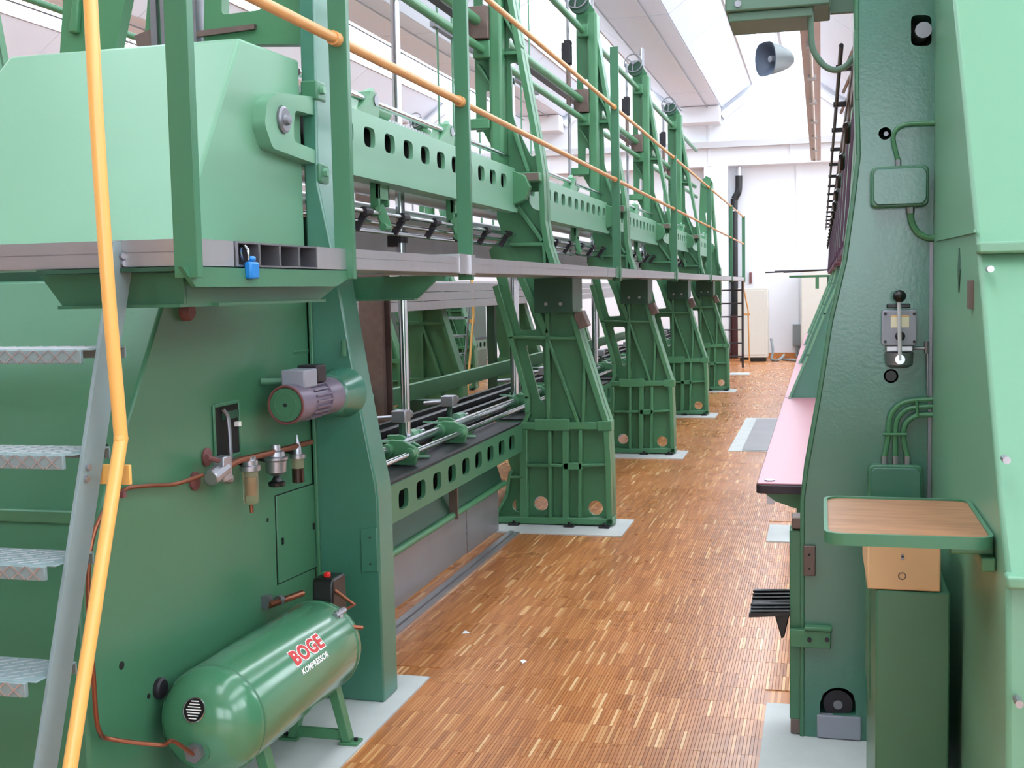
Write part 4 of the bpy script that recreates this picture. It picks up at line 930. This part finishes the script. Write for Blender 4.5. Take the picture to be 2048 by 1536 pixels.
for k, u in enumerate((1768, 1790, 1814)):
    c = col3(u, 918, .025); MB().tube(c + Vector((0, 0, -.025)), c + Vector((0, 0, .014)), .011, 10).build('gland', ZINC, jb)
    r0 = [(1768, 915), (1776, 870), (1778, 842), (1788, 818), (1812, 802), (1868, 797)], [(1790, 915), (1790, 870), (1792, 845), (1800, 828), (1820, 815), (1868, 811)], [(1814, 915), (1806, 875), (1808, 852), (1818, 838), (1836, 829), (1868, 828)]
    MB().path(curve([col3(*q, .025) for q in r0[k]], 5), .0095, 10).build('conduit', GREENC, jb)
for (u0, v0, u1, v1) in ((1765, 866, 1812, 866), (1832, 798, 1833, 832)):
    MB().tube(col3(u0, v0, .036), col3(u1, v1, .036), .005, 8).build('conduit_clip', GREENC, jb)
# lever switch
t = thing('lever_switch', col3(1800, 660), 'grey switch box with long black-knobbed lever on the teal column', 'switch')
a, b = cpt(1762, 690), cpt(1832, 619)
MB().prism(rrect(a[0], b[0], a[1], b[1], .012), XZ, YC - .05, YC).build('switch_box', GREYP, t, bevel=.004)
for u in (1769, 1826):
    for v in (627, 682): c = col3(u, v, .05); MB().tube(c, c + Vector((0, -.004, 0)), .005, 8).build('box_screw', DARKST, t)
a, b = cpt(1780, 654), cpt(1816, 630); st_ = MB().box(a[0], b[0], YC - .0515, YC - .05, a[1], b[1]).build('sticker', PAPERY, t)
a = cpt(1780, 633); sub(MB().box(a[0], b[0], YC - .052, YC - .0514, a[1], b[1]).build('sticker_band', YELLOW), st_)
a, b = cpt(1773, 616), cpt(1819, 607); MB().box(a[0], b[0], YC - .05, YC - .01, a[1], b[1]).build('switch_cap', BLACK, t, bevel=.003)
a, b = cpt(1771, 702), cpt(1824, 690); MB().box(a[0], b[0], YC - .045, YC - .005, a[1], b[1]).build('clamp_bar', ALU, t, bevel=.003)
c = cpt(1797, 716); MB().lathe((c[0], YC - .028, c[1] - .03), Z, [(0, .03), (.01, .044), (.05, .046)], 24).build('lever_base', STEEL, t)
MB().tube(col3(1797, 716, .07), col3(1797, 716, .085), .016, 14).build('lever_pivot', CHROME, t)
MB().tube(col3(1797, 718, .08), col3(1795, 600, .085), .0065, 10).build('lever', WHITEB, t)
c = col3(1796, 592, .085); MB().lathe(c - Z * .02, Z, [(0, .007), (.004, .013), (.012, .0195), (.02, .021), (.028, .0195), (.036, .013), (.041, .002)], 20).build('lever_knob', BLACK, t)
c = col3(1798, 671, .05); MB().lathe(c, (0, -1, 0), [(0, .016), (.01, .016), (.016, .01)], 18).build('dial', DARKST, t)
MB().path([col3(1824, 696, .03), col3(1852, 696, .03), col3(1853, 704, .03), col3(1854, 790, .03)], .005, 8).build('linkage', STEEL, t)
MB().tube(col3(1852, 682, .03), col3(1852, 706, .03), .008, 8).build('linkage_eye', STEEL, t)

# ------------------------------------------------------------------ pink work tables and sloping frames behind them
TZ = .85
TY = [4.5, 7.97, 11.42, 14.87, 18.32]
TLB = ['from the teal column to the first sloping frame', 'between the first and second sloping frames', 'between the second and third sloping frames', 'past the third sloping frame']
for i in range(4):
    a, b = TY[i], TY[i + 1] - .02
    t = thing('work_table', (-.1, (a + b) / 2, 0), 'pink topped narrow work table ' + TLB[i], 'table', 'pink work tables')
    MB().box(-.235, .12, a, b, TZ - .006, TZ).build('table_top', PINK, t, bevel=.002)
    MB().prism(rrect(-.238, .12, a - .004, b + .002, .02), XY, TZ - .04, TZ - .007).build('edge_band', DPURP, t, bevel=.003)
    for y in (a + .04, b - .1):
        MB().prism([(-.215, TZ - .041), (.1, TZ - .041), (.1, TZ - .11), (-.1, TZ - .1), (-.17, TZ - .075)], XZ, y, y + .03).build('bracket', GREENC, t)
        MB().tube((-.19, y + .02, TZ), (-.19, y + .02, TZ + .004), .02, 14).build('dome_bolt', ZINC, t)
    MB().box(-.2, -.17, a + .05, a + .07, TZ - .09, TZ - .04).build('wing_screw', ZINC, t)
    MB().box(-.15, -.1, b - .35, b - .3, .004, TZ - .04).build('leg', GREEND, t, bevel=.004)
    MB().box(-.08, -.05, b - .34, b - .31, .1, TZ - .1).build('red_rod', RUST, t)
for i in range(4):
    y = TY[i + 1]; t = thing('sloping_frame', (.1, y, 0), ['first', 'second', 'third', 'fourth'][i] + ' sloping green frame past the teal column, rising behind the pink tables', 'machine frame', 'sloping frames of the right machine')
    o_ = [(-.06, .004), (.34, .004), (.34, 2.55), (.15, 2.55), (.14, 1.75), (.1, 1.59), (.02, 1.4), (-.085, 1.13), (-.2, TZ + .002), (-.19, TZ - .03), (-.06, TZ - .1)]
    MB().prism(o_, XZ, y, y + .03).build('frame_plate', GREENR, t)
    m = MB()
    for q in range(3, 8): ribbar(m, o_[q], o_[q + 1], .014, y - .02, y + .06)
    m.build('frame_edge', MINT, t)
# ------------------------------------------------------------------ needle heads, rails and comb over the tables
NH = 'dark purple needle head in green bracket'
NW = [' just past the teal column', ' between first two sloping frames', ' between second and third sloping frames', ' past the third sloping frame']
pro = None
for i in range(14):
    y = 4.75 + 1.15 * i
    if pro is None:
        t = thing('sewing_unit', (.2, y, 1.75), NH + NW[0], 'sewing unit', 'needle heads in a row')
        m = MB()
        def quad(ya, yb, za, zb, dx): return [(.105 + (zz - 1.75) * .05 + d_, q, zz) for q in (ya, yb) for zz in (za, zb) for d_ in (0, dx)]
        def slab2(m, ya, yb, za, zb, dx=.12, off=0.):
            v = [(.105 + off + (zz - 1.75) * .06 + d_, q, zz) for q in (ya, yb) for zz in (za, zb) for d_ in (0, dx)]
            m.add(v, [(0, 1, 3, 2), (4, 6, 7, 5), (0, 4, 5, 1), (2, 3, 7, 6), (0, 2, 6, 4), (1, 5, 7, 3)])
        slab2(m, y + .3, y + 1.1, 1.75, 2.42); m.build('head_block', PURPLE, t)
        m = MB(); slab2(m, y, y + .26, 1.8, 2.45, .14, -.006); m.build('head_bracket', MINT, t, bevel=.01)
        m = MB()
        for k in range(13): slab2(m, y + .33 + k * .06, y + .342 + k * .06, 1.78, 2.36, .012, -.008)
        o = m.build('needle_bars', PURPLE, t); o['kind'] = 'stuff'
        MB().path([(.09, y + .02, 2.2), (.1, y + .12, 2.22), (.1, y + .18, 2.16), (.1, y + .3, 2.2)], .012, 8).build('crank', BLACK, t)
        MB().box(.13, .19, y + .3, y + 1.1, 2.42, 2.5).build('head_cap', BROWN, t)
        pro = t
    else: copy_tree(pro, (0, y - 4.75, 0), NH + NW[sum(y > q for q in TY[1:4])])
t = thing('thread_rail', (.1, 5, 2.5), 'thin dark thread rail on short crossbars above the needle heads', 'rail')
MB().tube((.075, 4.9, 2.53), (.075, 21.5, 2.53), .009, 8).build('thread_rod', DARKST, t)
MB().box(.125, .155, 4.5, 21.5, 2.5, 2.545).build('rail_bar', BROWN, t)
for i in range(15): y = 5.4 + 1.08 * i; MB().box(.06, .14, y, y + .03, 2.518, 2.542).build('crossbar', BLACK, t)
for i in range(3):
    y = 5.0 + i * .7; MB().path([(.1, y + .2, 2.5), (.13, y + .1, 2.56), (.2, y, 2.58)], .008, 8).build('wire_hook', ALU, t)
tag(MB().box(.175, .26, 4.5, 21.5, 2.5, 2.78).build('needle_beam', BROWN), 'long brown beam that carries the purple needle heads', 'beam')
# flat comb rack at the far end
t = thing('comb_rack', (-.2, 21.5, 1.75), 'flat green rack with dark wire combs past the needle heads', 'rack')
MB().box(-.55, .3, 21.4, 21.5, 1.70, 1.74).build('rack_bar', GREENC, t)
for k in range(4): MB().tube((-.95 + .15 * k, 21.2 + .15 * k, 1.8 + .02 * (k % 2)), (.3, 21.3 + .1 * k, 1.83), .012, 6).build('comb_wire', DARKST, t)
MB().box(-.1, -.04, 21.4, 21.5, 1.5, 1.7).build('rack_foot', GREENC, t)
MB().box(.1, .3, 21.35, 21.55, 0, 1.72).build('rack_post', GREEND, t)

# ------------------------------------------------------------------ lamp box, cable, loudspeaker, strip light overhead
yb_ = 4.32; kb = lambda u, v: (P(u, v, y=yb_).x, P(u, v, y=yb_).z)
a, b = kb(1450, 24), kb(1661, 8)
t = thing('overhead_box', ((a[0] + b[0]) / 2, yb_, a[1]), 'grey green control box on an arm at the top of the teal column', 'control box')
MB().box(a[0], b[0], yb_, yb_ + .28, a[1], a[1] + .16).build('box_body', GREENG, t, bevel=.006)
MB().box(a[0] + .01, b[0] - .06, yb_ + .02, yb_ + .26, a[1] - .032, a[1]).build('box_base', GREENG, t, bevel=.004)
MB().box(b[0], .125, yb_ + .1, yb_ + .13, a[1] - .01, a[1] + .05).build('support_arm', GREENG, t)
c = kb(1476, 8); MB().tube((c[0], yb_ - .006, c[1]), (c[0], yb_, c[1]), .012, 12).build('button', ZINC, t)
q = lambda u, v: P(u, v, y=yb_ + .05)
MB().path(curve([q(1621, 25), q(1622, 60), q(1626, 98), q(1645, 128), q(1668, 140), q(1692, 132), q(1712, 108), q(1722, 90)], 6), .011, 12).build('cable', GREENG, t)
# horn loudspeaker
ys_ = 11.0; ks = lambda u, v: P(u, v, y=ys_)
c = ks(1531, 118); t = thing('horn_loudspeaker', c, 'grey horn loudspeaker hanging in front of the bright roof light', 'loudspeaker')
ax = Vector((.72, .66, .06)).normalized(); sx_ = Vector((ax.y, -ax.x, 0)).normalized(); sz_ = ax.cross(sx_) * -1
if sz_.z < 0: sz_ = -sz_
def hsec(s_, rx, rz, n=24): return [c + ax * s_ + sx_ * rx * (abs(math.cos(2 * PI * i / n)) ** .55) * (1 if math.cos(2 * PI * i / n) >= 0 else -1) + sz_ * rz * math.sin(2 * PI * i / n) for i in range(n)]
def loft(name, secs, m_, par):
    mb = MB(); n = len(secs[0]); mb.add([p for s_ in secs for p in s_], [(j * n + k, j * n + (k + 1) % n, (j + 1) * n + (k + 1) % n, (j + 1) * n + k) for j in range(len(secs) - 1) for k in range(n)] + [tuple(range((len(secs) - 1) * n, len(secs) * n))])
    return mb.build(name, m_, par, ang=50)
loft('horn', [hsec(0, .14, .148), hsec(.02, .136, .144), hsec(.14, .105, .12), hsec(.24, .075, .085), hsec(.3, .04, .045)], GREYH, t)
loft('horn_mouth', [hsec(-.002, .143, .151), hsec(.0, .13, .138), hsec(.08, .07, .08), hsec(.14, .02, .02)], mat('horn_inside', (74, 84, 104), .5), t)
MB().lathe(c + ax * .12, -ax, [(0, .03), (.05, .032), (.07, .028), (.075, .004)], 18).build('horn_driver', GREYP, t)
MB().bar(c + ax * .12 + sz_ * .11, c + ax * .12 + Vector((0, 0, 2.1)), .012, .012, Vector((0, 1, 0))).build('hanger', WHITEB, t)
# strip lights over the right aisle edge
t = thing('strip_light', (-.09, 14, 3.62), 'long pale grey strip light trunking hanging along the right machine', 'strip light')
MB().box(-.17, -.01, 7.2, 20.4, 3.62, 3.67).build('trunking', LAMPW, t)
for k in range(8): MB().tube((-.09, 7.3 + 1.62 * k, 3.6), (-.09, 8.75 + 1.62 * k, 3.6), .013, 10).build('lamp_tube', WHITEINK, t)
for k in range(8):
    for dy in (0, 1.47): MB().box(-.13, -.05, 7.28 + 1.62 * k + dy, 7.32 + 1.62 * k + dy, 3.585, 3.62).build('lamp_holder', WHITEB, t)
for y in (8, 12, 16, 20): MB().tube((-.15, y, 3.67), (-.15, y, 5.9), .006, 6).build('suspension_wire', WHITEB, t)

# ================================================================== FAR END OF THE HALL
t = thing('cabinet', (-1.35, 25.0, 0), 'tall cream metal cabinet standing beside the dark ladder', 'cabinet')
MB().box(-1.68, -1.07, 24.9, 25.4, .08, 1.52).build('cabinet_body', CREAM, t, bevel=.01)
MB().box(-1.64, -1.11, 24.93, 25.38, .0, .08).build('plinth', BLACK, t)
MB().box(-1.62, -1.13, 24.885, 24.9, .14, 1.47).build('cabinet_door', CREAM, t, bevel=.004)
t = thing('cabinet', (-.25, 25.8, 0), 'pale cream wall cabinet half hidden by the pink tables', 'cabinet')
MB().box(-.42, .6, 25.6, 26.2, .02, 1.85).build('cabinet_body', CREAM, t, bevel=.01); MB().box(-.4, .58, 25.585, 25.6, .1, 1.8).build('cabinet_door', CREAM, t, bevel=.004)
t = thing('ladder', (-1.65, 23.0, 0), 'dark metal ladder going down from the far end of the walkway', 'ladder')
for x in (-1.9, -1.46): MB().box(x - .02, x + .02, 22.98, 23.03, .004, 1.66).build('ladder_rail', DARKST, t)
for k in range(6): MB().tube((-1.9, 23.0, .22 + .255 * k), (-1.46, 23.0, .22 + .255 * k), .014, 8).build('rung', DARKST, t)
t = thing('ladder_handrail', (-1.38, 23.3, .1), 'thin orange handrail beside the dark ladder', 'handrail')
MB().path([(-1.45, 23.25, 1.66), (-1.45, 23.25, 1.5), (-1.37, 23.25, 1.1), (-1.35, 23.25, .12)], .014, 8).build('rail', ORANGE, t)
for z in (1.02, .12): MB().box(-1.46, -1.33, 23.2, 23.23, z - .02, z + .02).build('rail_lug', ORANGE, t)
for z in (.12,): MB().tube((-1.35, 23.25, .0), (-1.35, 23.25, .12), .01, 8).build('rail_foot', ORANGE, t)
t = thing('drain_pipe', (-1.85, 26.1, 0), 'black drain pipe with a bend at its top running down the back wall', 'pipe')
MB().path(curve([(-1.83, 26.15, .9), (-1.83, 26.15, 2.0), (-1.83, 26.15, 3.3), (-1.82, 26.15, 3.45), (-1.74, 26.15, 3.62), (-1.73, 26.15, 3.95)], 6), .075, 14).build('pipe', BLACK, t)
MB().tube((-1.73, 26.15, 3.9), (-1.73, 26.15, 4.14), .055, 12).build('pipe_socket', ALU, t)
MB().tube((-1.83, 26.15, 0), (-1.83, 26.15, .95), .09, 14).build('lower_pipe', MAROON, t)
for z in (1.7, 3.2): MB().box(-1.93, -1.73, 26.06, 26.29, z - .015, z + .015).build('pipe_strap', WHITEB, t)
t = thing('red_marker', (-1.5, 26.2, 1.6), 'small red marker stick on the wall above the cream cabinet', 'marker'); MB().box(-1.52, -1.47, 26.25, 26.3, 1.62, 1.86).build('marker', RUST, t)
t = thing('wall_outlet', (-.6, 26.2, .3), 'grey electric outlet box low on the back wall', 'outlet')
MB().box(-.6, -.42, 26.18, 26.3, .25, .72).build('outlet_box', GREYH, t, bevel=.01); MB().tube((-.51, 26.2, .0), (-.51, 26.2, .26), .03, 8).build('outlet_cable', GREYH, t)
t = thing('floor_cable', (-.8, 25.6, 0), 'tangled grey cable on the floor by the cream cabinet', 'cable')
MB().path(curve([(-1.02, 25.3, .45), (-.98, 25.2, .2), (-1.0, 25.1, .03), (-.85, 24.9, .03), (-.75, 25.1, .12), (-.8, 25.3, .03), (-.6, 25.0, .02), (-.3, 24.6, .02), (-.1, 24.3, .02)], 5), .025, 8).build('cable', GREYH, t)

# ================================================================== SECOND MACHINE seen through the gaps
DX = -4.0
GF, GB = 'frames of the farther machine', 'beams of the farther machine'
for i in range(-1, 4): copy_tree(frame1, (DX, BAY * i, 0), 'green frame of the farther machine seen through the gaps', GF)
for i in range(5):
    copy_tree(ub[i], (DX, 0, 0), 'upper holed beam of the farther machine behind the cloth rollers', GB)
    copy_tree(lb[i], (DX, 0, 0), 'lower holed beam of the farther machine behind the shuttle rail', GB + ' low')
for x, z, r_, w_ in ((-2.165, 4.0, .03, 'highest'), (-2.19, 3.36, .034, 'middle'), (-2.165, 3.175, .028, 'lowest')):
    longrod('overhead_tube', x + DX, z, r_, GREENC, w_ + ' green tube of the farther machine left of the hood', 'tube')
longrod('cloth_roller', -2.33 + DX, 2.16, .05, ALU, 'pale cloth roller of the farther machine', 'roller')
rb = thing('rear_frame_foot', (-3.9, 7.9, 0), 'dark green rear frame foot of the walkway machine seen through the gap', 'machine frame', 'rear frame feet')
ro_ = [(p[0] - 2.17, p[1]) for p in RIGHT if p[1] < 1.5] + [(-3.75, 1.62), (-4.35, 1.62)] + [(p[0] - 2.17, p[1]) for p in (F(1020, 675), F(1056, 827), F(1019, 964), F(985, 1044))]
plate('web', ro_, [], XZ, 7.97, 8.0, GREENC, rb)
m = MB()
for i in range(7): ribbar(m, ro_[i], ro_[i + 1], .04, 7.9, 8.07)
m.build('outer_flange', GREENC, rb)
for a, b, w_ in (((1020, 675), (1160, 677), .03), ((1093, 600), (1096, 845), .03), ((1096, 682), (1155, 846), .03), ((1046, 852), (1212, 852), .06), ((1098, 862), (1099, 1035), .03), ((1150, 862), (1150, 1035), .03)):
    m = MB(); p, q = F(*a), F(*b); ribbar(m, (p[0] - 2.17, p[1]), (q[0] - 2.17, q[1]), w_, 7.91, 7.98); m.build('rib', GREENC, rb)
for k in range(1, 4): copy_tree(rb, (0, BAY * k, 0))
t = thing('walkway', (-3.7, 12, 1.36), 'grey aluminium walkway edge on the far side of the first machine', 'walkway')
for k in range(3): MB().box(-3.64, -3.6, 4.5, 22.5, 1.42 + .085 * k, 1.5 + .085 * k).build('edge_board', ALU, t)
MB().box(-4.2, -3.64, 4.5, 22.5, 1.62, 1.67).build('deck', ALU, t)
for y in (7, 14, 21): MB().box(-4.0, -3.9, y, y + .1, 0, 1.62).build('walkway_leg', GREEND, t)
tag(MB().box(-6.5, -6.44, 4.5, 22.5, 0, 1.6).build('rear_panelling', GREEND), 'dark green rear panelling of the farther machine seen through the gap', 'panel')  # unreal panel, added to make the view through the gap darker
t = thing('walkway', (-5.6, 12, 1.67), 'raised walkway of the farther machine', 'walkway')
MB().box(-5.66, -5.45, 4.5, 22.5, ZD0, ZD1).build('deck', ALU, t)
for y in (5, 9, 13, 17, 21): MB().box(-5.5, -5.45, y, y + .03, ZD1, 2.95).build('post', GREEN, t)
for z in (2.39, 2.915): MB().tube((-5.47, 4.5, z), (-5.47, 22.5, z), .016, 10).build('handrail', ORANGE, t)
copy_tree(sl, (-2.95, 12.85, 0), 'steep stair with yellow handrails at the farther machine, seen under the walkway')

# comb along the back of the upper beams, thread rods above it, scraps on the floor
t = thing('needle_comb', (-2.14, 4.4, 2.4), 'pale toothed comb strip standing along the top of the upper beams', 'comb')
MB().box(-2.13, -2.115, 4.4, 17.8, 2.39, 2.43).build('comb_back', ALU, t)
m = MB(); y = 4.45
while y < 12: m.box(-2.128, -2.118, y, y + .02, 2.43, 2.47); y += .05
o = m.build('comb_teeth', WHITEB, t); o['kind'] = 'stuff'
t = thing('thread_stand', (-2.6, 8.2, 2.4), 'row of thin pale upright rods behind the first cast frame', 'stand')
MB().box(-2.62, -2.58, 7.9, 11.0, 3.42, 3.46).build('stand_rail', STEEL, t)
for k in range(9): MB().tube((-2.6, 8.0 + .34 * k, 2.0), (-2.6, 8.0 + .34 * k, 4.7), .008, 8).build('upright_rod', MINT, t)
for u, v, a in ((932, 1266, .3), (1047, 1324, 1.1)):
    p = P(u, v, z=.002); d = Vector((math.cos(a), math.sin(a), 0)) * .018; e = Vector((-d.y, d.x, 0)) * .6
    m = MB().add([p - d - e, p + d - e * .5, p + d * .8 + e, p - d * .6 + e * .8 + Z * .008, p + Z * .012], [(0, 1, 4), (1, 2, 4), (2, 3, 4), (3, 0, 4)])
    tag(m.build('paper_scrap', WHITEINK), 'tiny crumpled white paper scrap on the parquet aisle', 'paper scrap', 'paper scraps')
